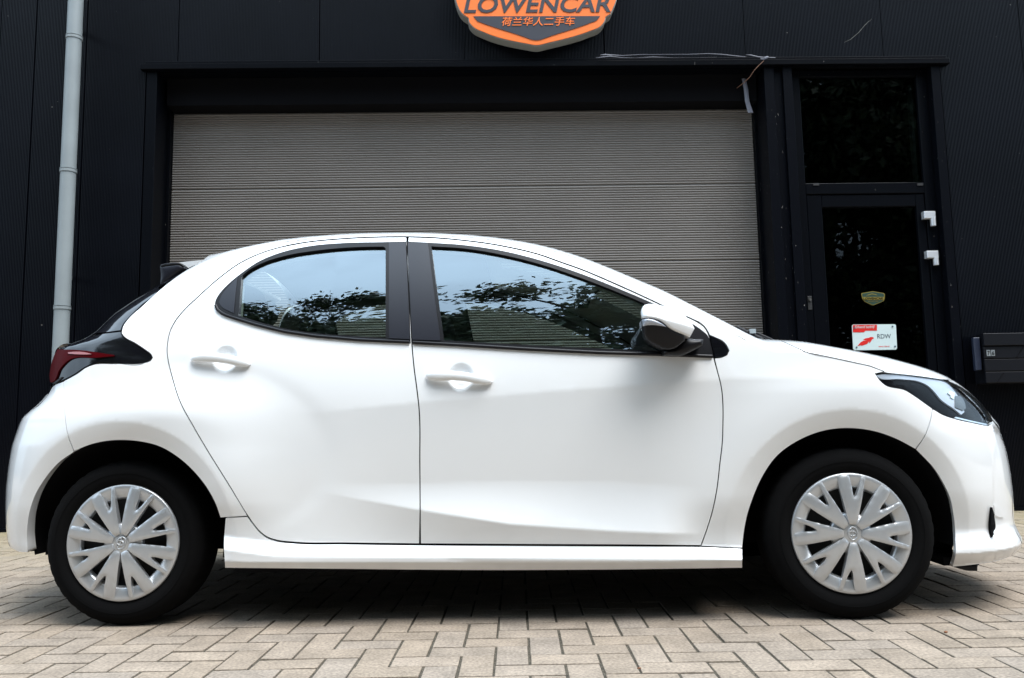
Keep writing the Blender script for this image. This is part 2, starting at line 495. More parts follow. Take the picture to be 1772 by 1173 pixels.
def triangulate(outer, holes, step, lines=()):
    """2D points, triangles and directed boundary edges of a region with holes; lines: polylines kept as edges"""
    loops = [outer] + list(holes)
    lo, hi = outer.min(0), outer.max(0)
    gx = np.arange(lo[0] + step * 0.5, hi[0], step); gy = np.arange(lo[1] + step * 0.43, hi[1], step * 0.87)
    G = np.array([(x + (step / 2 if k % 2 else 0), y) for k, y in enumerate(gy) for x in gx]) if len(gx) and len(gy) else np.zeros((0, 2))
    if len(G):
        G = G[inside(G, outer)]
        for h in holes: G = G[~inside(G, h)]
        for l_ in loops:
            if len(G): G = G[edge_dist(G, l_) > step * 0.55]
    pts, edges, k = [], [], 0
    lv, le = [], []
    for ln in lines:
        ln = np.asarray(ln, float)
        L = np.r_[0, np.cumsum(np.linalg.norm(np.diff(ln, axis=0), axis=1))]
        t = np.linspace(0, L[-1], max(2, int(L[-1] / (step * .8))))
        q = np.stack([np.interp(t, L, ln[:, 0]), np.interp(t, L, ln[:, 1])], 1)
        ok = inside(q, outer)
        for h in holes: ok &= ~inside(q, h)
        for l_ in loops: ok &= edge_dist(q, l_) > step * .4
        for i in range(len(q) - 1):
            if ok[i] and ok[i + 1]: le.append((len(lv) + i, len(lv) + i + 1))
        keep_ = np.nonzero(ok)[0]; mp = {len(lv) + int(a): len(lv) + b for b, a in enumerate(keep_)}
        base = len(lv); le = [e for e in le if e[0] < base] + [(mp[a], mp[b]) for a, b in le if a >= base]
        lv += [tuple(q[a]) for a in keep_]
    if lv and len(G):
        LV = np.array(lv); dm = np.full(len(G), 1e9)
        for p in LV: dm = np.minimum(dm, np.hypot(G[:, 0] - p[0], G[:, 1] - p[1]))
        G = G[dm > step * .5]
    for l_ in loops:
        n = len(l_); pts += [Vector(p) for p in l_]; edges += [(k + i, k + (i + 1) % n) for i in range(n)]; k += n
    pts += [Vector(p) for p in G]
    edges += [(len(pts) + a, len(pts) + b) for a, b in le]
    pts += [Vector(p) for p in lv]
    ov, oe, of, vo, eo, fo = delaunay_2d_cdt(pts, edges, [], 0, 1e-7)
    V = np.array([tuple(p) for p in ov])
    T = np.array([f for f in of if len(f) == 3])
    cen = V[T].mean(1)
    keep = inside(cen, outer)
    for h in holes: keep &= ~inside(cen, h)
    T = T[keep]
    a = V[T]
    ar = (a[:, 1, 0] - a[:, 0, 0]) * (a[:, 2, 1] - a[:, 0, 1]) - (a[:, 1, 1] - a[:, 0, 1]) * (a[:, 2, 0] - a[:, 0, 0])
    T = T[np.abs(ar) > 1e-10 * step]
    ar = ar[np.abs(ar) > 1e-10 * step]
    T[ar < 0] = T[ar < 0][:, ::-1]
    # boundary edges, directed
    E = {}
    for t in T:
        for i in range(3): E[(t[i], t[(i + 1) % 3])] = 1
    B = [e for e in E if (e[1], e[0]) not in E]
    return V, T, B

def plate(outer, thick, front, holes=(), step=0.02, smooth=False):
    """a flat plate in the x-z plane: front face at y=front, going back by thick; chamfered lip of 15% thick"""
    outer = np.asarray(outer, float)
    V, T, B = triangulate(outer if area2(outer) > 0 else outer[::-1], [np.asarray(h, float) for h in holes], step)
    n = len(V)
    v = [(p[0], front, p[1]) for p in V] + [(p[0], front + thick, p[1]) for p in V]
    f = [tuple(t) for t in T] + [(t[2] + n, t[1] + n, t[0] + n) for t in T]
    f += [(b, a, a + n, b + n) for a, b in B]
    return v, f

def text_obj(body, size, x, y, z, material, parent, name, shear=0.0, bold=0.0, width=None, extrude=0.002, align='CENTER', height=None):
    cu = bpy.data.curves.new(name, 'FONT')
    cu.body = body; cu.size = size; cu.shear = shear; cu.offset = bold * size; cu.extrude = extrude
    cu.align_x = align; cu.resolution_u = 3
    tmp = bpy.data.objects.new('tmp_text', cu); COL.objects.link(tmp)
    dg = bpy.context.evaluated_depsgraph_get(); dg.update()
    me = bpy.data.meshes.new_from_object(tmp.evaluated_get(dg))
    bpy.data.objects.remove(tmp); bpy.data.curves.remove(cu)
    c = np.array([tuple(v.co) for v in me.vertices])
    lo, hi = c.min(0), c.max(0)
    sx = width / (hi[0] - lo[0]) if width else 1.0
    sy = height / (hi[1] - lo[1]) if height else 1.0
    mx = (lo[0] + hi[0]) / 2 if align == 'CENTER' else lo[0]
    for vv, p in zip(me.vertices, c):
        vv.co = ((p[0] - mx) * sx, -p[2], (p[1] - lo[1]) * sy)
    me.name = name
    me.materials.clear()
    return link(name, me, material, parent, (x, y, z))

# ================================================================== GROUND
gp = tag(MB().add([(-60, -60, -0.010), (60, -60, -0.010), (60, 60, -0.010), (-60, 60, -0.010)], [(0, 1, 2, 3)]).build('ground', M['farpave']), kind='structure')
pav = tag(MB().add([(-7.5, -2.4, -0.0042), (8.5, -2.4, -0.0042), (8.5, 7.0, -0.0042), (-7.5, 7.0, -0.0042)], [(0, 1, 2, 3)]).build('pavement', M['sand']), kind='structure')
U = 0.1045                                       # paver module (joint included)
AX = ground_pt(916, 1133)
PANG = -YAW - R(0.25)                            # the bond runs parallel to the picture plane
ca, sa = math.cos(PANG), math.sin(PANG)
def pav_world(i, j):                             # module coordinates -> world x, y
    return AX[0] + (i * ca - j * sa) * U, AX[1] + (i * sa + j * ca) * U
def paver_geo(lx, ly, jx, jy, dz=0.0):
    c = 0.0016
    a, b = lx / 2 - jx, ly / 2 - jy
    v = [(-a + c, -b + c, dz), (a - c, -b + c, dz), (a - c, b - c, dz), (-a + c, b - c, dz),
         (-a, -b, dz - c * 0.8), (a, -b, dz - c * 0.8), (a, b, dz - c * 0.8), (-a, b, dz - c * 0.8),
         (-a, -b, -0.03), (a, -b, -0.03), (a, b, -0.03), (-a, b, -0.03)]
    f = [(0, 1, 2, 3)]
    for i in range(4):
        j = (i + 1) % 4
        f += [(i, i + 4, j + 4, j), (i + 4, i + 8, j + 8, j + 4)]
    return v, f
meshH = mesh('paver_long', *paver_geo(2 * U, U, 0.0038, 0.0042)); meshH.materials.append(M['paver'])
meshV = mesh('paver_deep', *paver_geo(U, 2 * U, 0.0044, 0.0042)); meshV.materials.append(M['paver'])
spots = []
for j in range(-46, 46):
    for i4 in range(-34, 34):
        h = (j + 4 * i4 + 1, j - 0.5, 'H')       # centre of a brick lying along the street
        v = (j + 4 * i4 + 2.5, j - 1.0, 'V')     # centre of a brick lying in depth
        for s in (h, v):
            x, y = pav_world(s[0], s[1])
            if -7.35 < x < 8.35 and -2.25 < y < 6.9: spots.append((x, y, s[2]))
def px_size(x, y):
    dx, dy = x - CAM[0], y - CAM[1]
    d = np.array([dx, dy, -HC]); dep = d @ fw
    if dep < 0.3: return -1
    u_, v_ = d @ rt / dep * F_PX, d @ up / dep * F_PX
    if abs(u_) > PW / 2 + 25 or abs(v_) > PH / 2 + 20: return -1
    return 1.0 / dep
# hidden behind wheels and body: rank by what shows
spots.sort(key=lambda s: -px_size(s[0], s[1]))
near_p, rest = spots[:300], spots[300:]
for (x, y, k) in near_p:
    o = link('paver', meshH if k == 'H' else meshV, None, pav, (x + rng.normal(0, 0.0006), y + rng.normal(0, 0.0006), rng.normal(0, 0.0007)))
    o.rotation_euler = (rng.normal(0, 0.006), rng.normal(0, 0.005), PANG + rng.normal(0, 0.004))
gH, gV = paver_geo(2 * U, U, 0.0038, 0.0042), paver_geo(U, 2 * U, 0.0044, 0.0042)
vv, ff, tint = [], [], []
for (x, y, k) in rest:
    v, f = gH if k == 'H' else gV
    o = len(vv); dz = rng.normal(0, 0.0007); tx, ty = rng.normal(0, 0.006), rng.normal(0, 0.005)
    vv += [(x + p[0] * ca - p[1] * sa, y + p[0] * sa + p[1] * ca, p[2] + dz + p[1] * tx - p[0] * ty) for p in v]
    ff += [tuple(q + o for q in t) for t in f]; tint += [rng.random()] * len(v)
me = mesh('paving_field', vv, ff)
at = me.attributes.new('tint', 'FLOAT', 'POINT'); at.data.foreach_set('value', tint)
tag(link('distant_pavers', me, M['paverfar'], pav), kind='stuff')

# ================================================================== BUILDING
W = ground_pt(5, 921)[1]                         # face of the cladding
def X(px, py, off=0.0): return on_y(px, py, W + off)[0]
def Z(px, py, off=0.0): return on_y(px, py, W + off)[2]
bld = tag(empty('warehouse', ((X(298, 300) + X(1303, 300)) / 2, W, 0)), 'black ribbed steel warehouse front with grey roller door and dark glazed entrance', 'building')
BX = bld.location.x
def bpart(mb, name, material, parent=None):
    """parts of the building are modelled in world coordinates and stored relative to it"""
    par = parent or bld
    v = [(p[0] - BX, p[1] - W, p[2]) for p in mb.v]
    return link(name, mesh(name, v, mb.f, mb.sm), material, par)
zt, zc0 = 5.6, Z(940, 104)                        # wall top, top of flashing
zb = Z(940, 118.5)                                # underside of flashing = head of opening
xl0, xr0 = X(250, 200), X(1634, 200)              # the flashing-wide opening
bpart(MB().box(-7.5, xl0 + 0.05, W + 0.045, W + 0.25, 0, zt).box(xr0 - 0.05, 8.0, W + 0.045, W + 0.25, 0, zt).box(xl0 + 0.05, xr0 - 0.05, W + 0.045, W + 0.25, zb + 0.02, zt)
      .box(-7.5, 8.0, W + 4, W + 4.2, 0, zt).box(-7.5, 8.0, W + 0.25, W + 4.2, zt - 0.1, zt).box(-7.5, -7.3, W + .25, W + 4, 0, zt - .1).box(7.8, 8.0, W + .25, W + 4, 0, zt - .1), 'wall_core', M['core'])
seams = [-7.5, X(2, 40) - 2.2, X(2, 40) - 1.1, X(2, 40), X(65, 2), X(153, 2), X(309, 60), X(553, 60), X(803, 60), X(1045, 60), X(1288, 60), X(1526, 60), X(1766, 60), X(1766, 60) + 1.14, X(1766, 60) + 2.28]
g = 0.0035
for a, b in zip(seams[:-1], seams[1:]):
    if b <= xl0 + 0.01 or a >= xr0 - 0.01:        # full height beside the opening
        P = [(a + g, 0.03), (b - g, 0.03), (b - g, zt), (a + g, zt)]
    elif a < xl0:                                 # steps round the corner of the opening
        P = [(a + g, 0.03), (xl0, 0.03), (xl0, zc0 - 0.02), (b - g, zc0 - 0.02), (b - g, zt), (a + g, zt)]
    elif b > xr0:
        P = [(a + g, zc0 - 0.02), (xr0, zc0 - 0.02), (xr0, 0.03), (b - g, 0.03), (b - g, zt), (a + g, zt)]
    else:
        P = [(a + g, zc0 - 0.02), (b - g, zc0 - 0.02), (b - g, zt), (a + g, zt)]
    mb = MB(); mb.add(*plate(P, 0.04, W, step=50))
    bpart(mb, 'wall_panel', M['cladding'])
bpart(MB().box(seams[0], xl0, W - 0.012, W + 0.03, 0.0, 0.028), 'plinth', M['frame'])
bpart(MB().box(xr0, seams[-1], W - 0.012, W + 0.03, 0.0, 0.028), 'plinth', M['frame'])
# drip flashing over the opening: two stepped lips
xa, xb = X(247, 112), X(1638, 100)
bpart(MB().box(xa + 0.03, xb - 0.02, W - 0.030, W + 0.0, zc0 - 0.022, zc0, 0.003).box(xa, xb, W - 0.045, W + 0.02, zb, zc0 - 0.026, 0.003), 'drip_flashing', M['frame'])
# jambs and reveals
SD = 0.28                                         # depth of the roller door
yj = W - 0.012
xs_l, xs_r = X(298, 300, SD), X(1306, 300, SD)
ztop_s = zb
bpart(MB().box(xl0 + 0.012, X(269, 250), yj, W + SD - 0.002, 0, zb - 0.002, 0.003), 'door_jamb', M['frame'])
bpart(MB().box(X(1331, 300), X(1348, 300), yj, W + SD - 0.002, 0, zb - 0.002, 0.003), 'door_jamb', M['post'])
bpart(MB().box(X(1348, 300) + .001, X(1364, 300) - .001, W + 0.02, W + 0.2, 0, zb - 0.002), 'jamb_infill', M['post'])
bpart(MB().box(X(1364, 300), X(1380, 300), yj, W + 0.2, 0, zb - 0.002, 0.003), 'door_jamb', M['post'])
bpart(MB().box(X(1616, 200), xr0 - 0.012, yj, W + 0.2, 0, zb - 0.002, 0.003), 'door_jamb', M['post'])
bpart(MB().box(X(269, 250), X(1331, 300), W + 0.03, W + SD, zb + 0.001, zb + 0.02), 'soffit', M['frame'])
bpart(MB().box(X(269, 250) + .002, xs_l - 0.004, W + SD - 0.05, W + SD + 0.05, 0, zb), 'guide_rail', M['frame'])
bpart(MB().box(xs_r + 0.004, xs_r + 0.03, W + SD - 0.05, W + SD + 0.05, 0, zb), 'guide_rail', M['frame'])
bpart(MB().box(xs_r + 0.032, X(1331, 300) - .002, W + SD - 0.02, W + SD + 0.05, 0, zb), 'side_cheek', M['shutter'])
# roller door of ribbed sections
gd = bpart(MB().box(xs_l - .05, xs_r + .05, W + SD + 0.115, W + SD + 0.15, 0, zb), 'garage_door', M['core'])
zs1, zs2 = Z(800, 192, SD), Z(800, 322, SD)
H = zs1 - zs2
zlev = [zb - 0.004, zs1, zs1 - H, zs1 - 2 * H, zs1 - 3 * H, zs1 - 4 * H, 0.012]
zlev = [z for z in zlev if z > 0.1] + [0.012]
PIT = 0.0205
for z1, z0 in zip(zlev[:-1], zlev[1:]):
    zz = np.arange(z0 + 0.004, z1 - 0.004, PIT); prof = []
    for q in zz:
        if q + PIT > z1 - 0.002: break
        prof += [(q, 0.0105), (q + PIT * 0.20, 0.001), (q + PIT * 0.36, 0.0), (q + PIT * 0.58, 0.001), (q + PIT * 0.80, 0.0105)]
    prof = [(z0 + 0.002, 0.014)] + prof + [(z1 - 0.002, 0.014)]
    y = W + SD + (.02 if z1 == zlev[0] else 0)
    v, f = [], []
    for (q, dd) in prof: v += [(xs_l, y + dd, q), (xs_r, y + dd, q)]
    for k in range(len(prof) - 1): f.append((2 * k, 2 * k + 1, 2 * k + 3, 2 * k + 2))
    n = len(v); v += [(xs_l, y + 0.05, prof[0][0]), (xs_r, y + 0.05, prof[0][0]), (xs_l, y + 0.05, prof[-1][0]), (xs_r, y + 0.05, prof[-1][0])]
    f += [(0, n, n + 1, 1), (n - 2, n - 1, n + 3, n + 2)]
    mb = MB(); mb.add(v, f); bpart(mb, 'door_section', M['shutter'], gd)
bpart(MB().box(xs_l, xs_r, W + SD - .15, W + SD + .03, zs1 + .006, zb - .001), 'shade_box', M['core'], gd)  # added black box: stands for and casts the shade over the top section
# entrance: frame, transom light and door leaf
ED = 0.06
yf = W + ED
xf0, xf1 = X(1380, 300) + 0.001, X(1616, 200) - 0.001
gl0, gl1 = X(1393, 300, ED), X(1598, 300, ED)
zg1, zg0 = Z(1480, 132, ED), Z(1490, 316, ED)
zl1 = Z(1490, 336, ED)
ent = bpart(MB().box(xf0, gl0, yf, W + .16, 0, zb - .004, .004).box(gl1, xf1, yf, W + .16, 0, zb - .004, .004)
            .box(gl0 + .001, gl1 - .001, yf + .002, W + .16, zg1, zb - .005, .004).box(gl0 + .001, gl1 - .001, yf + .002, W + .16, zl1 + .006, zg0, .004), 'entrance_door', M['frame'])
bpart(MB().box(gl0 + .002, gl1 - .002, yf + .03, yf + .042, zg0 + .001, zg1 - .001), 'transom_pane', M['doorglass'], ent)
bpart(MB().box(gl1 - .036, gl1 - .012, yf + .06, yf + .10, zg0, zg1 - .05), 'blind_edge', M['blind'], ent)
for px in (1412, 1592):
    bpart(MB().box(X(px - 5, 319, ED), X(px + 5, 319, ED), yf - .004, yf + .003, Z(px, 321, ED), Z(px, 317, ED)), 'vent_clip', M['steel'], ent)
lx0, lx1 = X(1397, 345, ED), X(1606, 345, ED) 
gx0, gx1 = X(1424, 370, ED), X(1588, 370, ED)
gz1 = Z(1500, 357, ED)
leaf = bpart(MB().box(gl0 + .004, gx0, yf + .008, W + .12, .02, zl1, .005).box(gx1, gl1 - .004, yf + .008, W + .12, .02, zl1, .005)
             .box(gx0 + .001, gx1 - .001, yf + .01, W + .12, gz1, zl1 - .001, .005).box(gx0 + .001, gx1 - .001, yf + .01, W + .12, .021, .32, .005), 'door_leaf', M['frame'], ent)
bpart(MB().box(gx0 + .002, gx1 - .002, yf + .04, yf + .052, .321, gz1 - .001), 'door_pane', M['doorglass'], ent)
bpart(MB().box(xf0, xf1, W + .75, W + .8, 0, zb + .02).box(xf0, xf0 + .02, W + .17, W + .75, 0, zb + .02).box(xf1 - .02, xf1, W + .17, W + .75, 0, zb + .02).box(xf0, xf1, W + .17, W + .8, zb + .02, zb + .04), 'hallway', M['core'], ent)
for (a, b) in (((1599, 365, 1619, 377.5), (1612.5, 376, 1623, 390)), ((1604, 433.5, 1624, 446), (1617.5, 445, 1628, 458))):
    mb = MB()
    mb.box(X(a[0], a[1], 0.02), X(a[2], a[1], 0.02), W + .02, W + .065, Z(1610, a[3], .02), Z(1610, a[1], .02), .004)
    c = np.array([(X(b[0], b[1]) + X(b[2], b[1])) / 2 + .002, W + .035])
    mb.tube([(c[0], c[1], Z(1618, b[3], .02)), (c[0], c[1], Z(1618, b[1], .02) - .002)], .021, 14)
    bpart(mb, 'hinge', M['alu'], ent)
mb = MB(); xk, zk = X(1401, 520, ED), Z(1401, 520, ED)
mb.box(xk - .017, xk + .017, yf - .004, yf + .01, zk - .075, zk + .035, .002)
lk = bpart(mb, 'lock_plate', M['steel'], ent)
bpart(MB().tube([(xk, yf - .016, zk + .006), (xk, yf + .0, zk + .006)], .011, 14), 'lock_cylinder', M['disc'], ent)

bpart(MB().tube([(X(a, b), W - .0008, Z(a, b)) for a, b in ((1461, 73), (1472, 68), (1486, 56), (1497, 43), (1509, 32))], [.0004, .001, .0011, .001, .0004], 5), 'scratch', M['signgrey'])
# ---- drainpipe
pd = tag(empty('drainpipe', (X(118, 300, -.09), W - .09, 0)), 'grey round plastic drainpipe standing against the black ribbed wall', 'pipe')
px0, py0 = pd.location.x, pd.location.y
zj = [0.0, Z(109, 533, -.09), Z(119, 296, -.09), Z(130, 66, -.09), 5.6]
for a, b in zip(zj[:-1], zj[1:]):
    MB().tube([(0, 0, a), (0, 0, b - .002)], .0555, 28).build('pipe_length', M['pipe'], pd)
for z in zj[1:-1]:
    MB().tube([(0, 0, z - .012), (0, 0, z + .008)], .0605, 28).tube([(0, 0, z + .0135), (0, 0, z + .0185)], .0605, 28).build('collar', M['pipe'], pd)
for z in (1.9, 3.9):
    MB().box(-.02, .02, .05, .085, z, z + .03).build('bracket', M['pipe'], pd)

# ---- mailbox
mo = -0.16
xm0, xm1 = X(1703, 610, mo), X(1703, 610, mo) + .62
ym = W + mo
mail = tag(empty('mailbox', (xm0, W, Z(1710, 662, mo))), 'black stacked mailbox numbered 76 on the dark wall', 'mailbox')
def mpart(mb, name, material, par=None):
    l_ = mail.location
    return link(name, mesh(name, [(p[0] - l_.x, p[1] - l_.y, p[2] - l_.z) for p in mb.v], mb.f, mb.sm), material, par or mail)
zrow = [Z(1740, y_, mo) for y_ in (576, 598.5, 620.5, 642.5, 663)]
mpart(MB().box(xm0 + .01, xm1 - .01, ym + .02, W - .004, zrow[-1] + .003, zrow[0] - .004), 'case', M['mailbox'])
flaps = []
for k in range(4):
    flaps.append(mpart(MB().box(xm0, xm1, ym - (.012 if k == 0 else 0), ym + .019, zrow[k + 1] + .004, zrow[k] - .002, .003), 'flap', M['mailbox']))
mpart(MB().box(xm0 - .055, xm0 - .006, ym + .03, ym + .06, Z(1700, 640, mo), Z(1700, 583, mo), .004), 'side_plate', M['mailnavy'])
for k, (p, q) in ((1, ((1771, 600), (1759, 618))), (3, ((1737, 645), (1726, 661)))):
    a = (X(*p, mo), Z(*p, mo)); b = (X(*q, mo), Z(*q, mo))
    mpart(MB().tube([(a[0], ym + .0, a[1]), (b[0], ym + .0, b[1])], .004, 6), 'diagonal_strip', M['core'], flaps[k])  # thin dark diagonal strip across the flap
for ch, x0, x1 in (('7', 1707, 1713.3), ('6', 1715, 1721)):
    a, b, z0, z1 = X(x0, 610, mo), X(x1, 610, mo), Z(1714, 616, mo), Z(1714, 605.5, mo)
    t = mpart(MB().box(a, b, ym - .004, ym + .001, z0, z1), 'number_tile', M['tile'], flaps[1])
    l_ = mail.location
    text_obj(ch, .04, (a + b) / 2 - l_.x, ym - .0052 - l_.y, z0 + .007 - l_.z, M['core'], flaps[1], 'house_number', bold=.01, height=(z1 - z0) - .014, width=(b - a) * .6, extrude=.0005)

# ---- sign over the door
so_ = -0.13
ys = W + so_
def sp(P, off=so_): return [(X(a, b, off), Z(a, b, off)) for a, b in P]
sx, sz = X(928, 40, so_), Z(928, 40, so_)
sign = tag(empty('shop_sign', (sx, W, sz)), 'large orange and black shield shaped shop sign with lettering above the roller door', 'sign')
def spart(mb, name, material, par=None):
    return link(name, mesh(name, [(p[0] - sx, p[1] - W, p[2] - sz) for p in mb.v], mb.f, mb.sm), material, par or sign)
shield = [(787, -38), (789, 0), (801, 24), (811, 31), (812, 37), (820, 47), (836, 55), (910, 75), (930, 78), (948, 74), (1022, 53), (1038, 46), (1046, 36), (1048, 29), (1056, 24), (1066, 0), (1069, -38), (1050, -75), (1000, -105), (928, -118), (856, -105), (806, -75)]
shp = smooth_outline(sp(shield), .02, corner=30)
mb = MB(); mb.add(*plate(inset(shp, -.006), .10, ys + .004, step=.08)); spart(mb, 'sign_case', M['signgrey'])
mb = MB(); mb.add(*plate(inset(shp, .0015), .006, ys - .002, step=.08)); face = spart(mb, 'sign_face', M['orange'])
low = [(812, 29), (820, 29), (826, 38), (838, 43), (912, 68), (930, 71), (944, 68), (1020, 43), (1034, 37), (1039, 29)]
low = [(819.5, 28.7), (826, 37), (838, 41.5), (912, 66), (920, 69), (936, 69), (944, 66), (1020, 40.5), (1033, 35), (1038, 28.3)]
mb = MB(); mb.add(*plate(smooth_outline(sp(low), .02, 30), .004, ys - .0065, step=.08)); spart(mb, 'lower_field', M['signdark'], face)
# a thin dark line under the orange band
upf = [(797, -14), (797, -40), (814, -70), (858, -96), (928, -109), (998, -96), (1042, -70), (1059, -40), (1059, -14)]
mb = MB(); mb.add(*plate(smooth_outline(sp(upf), .02, 30), .004, ys - .0065, step=.08)); spart(mb, 'upper_field', M['signdark'], face)
sw = [(830, -30), (880, -52), (915, -72), (965, -72), (1010, -45), (985, -50), (955, -62), (922, -60), (890, -42)]
mb = MB(); mb.add(*plate(sp(sw), .003, ys - .0095, step=.08)); spart(mb, 'car_swoosh', M['orange'], face)
wl_ = X(1057, 22, so_) - X(803, 22, so_)
text_obj('LOWENCAR', .14, (X(930, 22, so_) - sx), so_ - .0045, Z(930, 22.3, so_) - sz, M['signdark'], face, 'lettering', shear=.20, bold=.018, width=wl_, height=Z(930, -7, so_) - Z(930, 22.3, so_), extrude=.0025)
text_obj('荷兰华人二手车', .1, X(932, 45, so_) - sx, so_ - .0085, Z(932, 45.5, so_) - sz, M['orange'], face, 'chinese_lettering', shear=.2, bold=.006, width=X(995, 38, so_) - X(868, 38, so_), height=Z(930, 30, so_) - Z(930, 45.5, so_), extrude=.002)

# ---- registration plate and sticker on the door glass
po = ED + .04 - .004
def plate_pts(P, off): return [(X(a, b, off), Z(a, b, off)) for a, b in P]
pq = (X(1513, 583, po), Z(1513, 583, po))
rd = tag(empty('registration_plate', (pq[0], W + po, pq[1])), 'pale rectangular plate with red banner and emblem screwed to the dark door glass', 'plaque')
def rpart(P, y, th, name, material, par=None, step=.05, rnd=0):
    mb = MB(); mb.add(*plate(plate_pts(P, po), th, y, step=step))
    return link(name, mesh(name, [(p[0] - pq[0], p[1], p[2] - pq[1]) for p in mb.v], mb.f, mb.sm), material, par or rd)
pb = [(1474, 564), (1476, 561.5), (1548, 561), (1550, 563), (1552, 602), (1550, 605), (1479, 606), (1476, 603.5)]
base_ = rpart(pb, -.004, .004, 'plate_body', M['platewhite'])
rpart([(1475.5, 562.3), (1517, 562), (1517, 572), (1497, 572.3), (1494.5, 575), (1475.5, 575.2)], -.0055, .001, 'red_banner', M['signred'], base_)
rpart([(1483, 599), (1489, 592), (1494, 589.5), (1500, 589), (1493, 588), (1497, 585.5), (1503, 584.5), (1506, 583), (1510, 583.5), (1512, 585), (1509, 587), (1507, 590), (1504.5, 593.5), (1503.5, 593), (1504, 590), (1500, 595), (1492, 598), (1488, 597.5)], -.0055, .001, 'lion_emblem', M['signred'], base_)
def plx(px): return X(px, 583, po) - pq[0]
def plz(py): return Z(1513, py, po) - pq[1]
text_obj('Erkend bedrijf', .03, plx(1497.5), -.0065, plz(569.3), M['platewhite'], base_, 'banner_lettering', width=plx(1514) - plx(1481), height=plz(564.5) - plz(571), extrude=.0004)
text_obj('RDW', .04, plx(1529.5), -.0045, plz(586), M['navy'], base_, 'plate_lettering', width=plx(1541.5) - plx(1518), height=plz(578.3) - plz(586), extrude=.0004)
text_obj('www.rdw.nl', .02, plx(1528), -.0045, plz(601), M['signred'], base_, 'web_address', width=plx(1537) - plx(1518.5), height=plz(598) - plz(601), extrude=.0004)
for (a, b) in ((1479, 567), (1545, 565.5), (1480.5, 600.5), (1547, 600)):
    MB().tube([(plx(a), -.009, plz(b)), (plx(a), -.003, plz(b))], .0065, 12).build('screw', M['screw'], base_)
stp = [(1490, 508), (1492, 507), (1510, 504), (1529, 507), (1531, 509), (1530.5, 517), (1529, 521), (1512, 528), (1509, 528), (1496, 522), (1492, 517)]
sq = (X(1510, 516, po), Z(1510, 516, po))
stk = tag(empty('door_sticker', (sq[0], W + po, sq[1])), 'small green and gold shield sticker on the entrance door glass', 'sticker')
def stpart(P, y, name, material, par=None):
    mb = MB(); mb.add(*plate(plate_pts(P, po), .001, y, step=.05))
    return link(name, mesh(name, [(p[0] - sq[0], p[1], p[2] - sq[1]) for p in mb.v], mb.f, mb.sm), material, par or stk)
rim_ = stpart(stp, -.002, 'gold_border', M['gold'])
c_ = np.array([1510.5, 516])
stpart([tuple(c_ + (np.array(p) - c_) * np.array([.93, .90])) for p in stp], -.0035, 'green_field', M['stickgreen'], rim_)
stpart([(1491.5, 513.8), (1530, 513.8), (1529.3, 519.3), (1493, 519.3)], -.005, 'gold_band', M['gold'], rim_)
stpart([(1498, 511.5), (1504, 509), (1509, 507.8), (1516, 509.5), (1518, 511.5), (1513, 509.8), (1508, 509.2), (1503, 511)], -.005, 'car_swoosh', M['gold'], rim_)
text_obj('LOWENCAR', .03, X(1510.5, 518.9, po) - sq[0], -.0062, Z(1510, 518.8, po) - sq[1], M['core'], rim_, 'lettering', shear=.15, bold=.012, width=X(1528, 516, po) - X(1494, 516, po), height=Z(1510, 514.5, po) - Z(1510, 518.8, po), extrude=.0004)
text_obj('荷兰华人二手车', .02, X(1511, 523, po) - sq[0], -.0042, Z(1510, 522.8, po) - sq[1], M['gold'], rim_, 'chinese_lettering', width=X(1520, 516, po) - X(1502, 516, po), height=Z(1510, 520.6, po) - Z(1510, 522.8, po), extrude=.0004)

# ---- torn plastic film caught on the flashing
tq = (X(1190, 98, -.07), Z(1190, 98, -.07))
film = tag(empty('torn_film', (tq[0], W - .07, tq[1])), 'torn strip of pale plastic film hanging along the edge over the roller door', 'plastic strip')
def ribbon(pts, off=-.072, y_extra=None):
    """pts: (px, py, half height in px)"""
    v, f = [], []
    for k, (a, b, h) in enumerate(pts):
        yy = off + (y_extra[k] if y_extra else .004 * math.sin(k * 2.1))
        x_, z_ = X(a, b, off) - tq[0], Z(a, b, off) - tq[1]
        hh = h * .62 / 228
        for (dy, dz) in ((0, hh), (-.003, 0), (0, -hh), (.002, 0)):
            v.append((x_, yy + .07 + dy, z_ + dz))
    n = len(pts)
    for k in range(n - 1):
        for q in range(4):
            q2 = (q + 1) % 4
            f.append((4 * k + q, 4 * k + q2, 4 * k + 4 + q2, 4 * k + 4 + q))
    f += [(3, 2, 1, 0), (4 * n - 4, 4 * n - 3, 4 * n - 2, 4 * n - 1)]
    return v, f
mb = MB(); mb.add(*ribbon([(1038, 95, .6), (1048, 94, 2), (1060, 95.5, 1.4), (1078, 96, 1), (1105, 94, .9), (1135, 94.5, .8), (1165, 94, .8), (1195, 93.5, .9), (1225, 93, 1), (1250, 94, 1.2), (1275, 96.5, 1.2), (1288, 98.5, 1.0), (1292, 97, .4)]))
mb.add(*ribbon([(1031, 100, .5), (1040, 98.5, 1.5), (1056, 97.5, 1.6), (1075, 99.5, 1), (1100, 99.7, .6), (1130, 98.8, 1.2), (1160, 99.5, .6), (1200, 99.3, .5), (1240, 99, .4)]))
mb.add(*ribbon([(1290, 94.5, .5), (1300, 95, 1.5), (1312, 98.5, 1.6), (1322, 99, 1.2), (1342, 99.3, 1.2)]))
mb.build('film_strip', M['tape'], film)
mb = MB(); mb.add(*ribbon([(1316, 101, 3), (1322, 100.5, 4.2), (1328, 99, 3.2), (1330, 98, 1.0)])); mb.build('film_scrap', M['tape'], film)
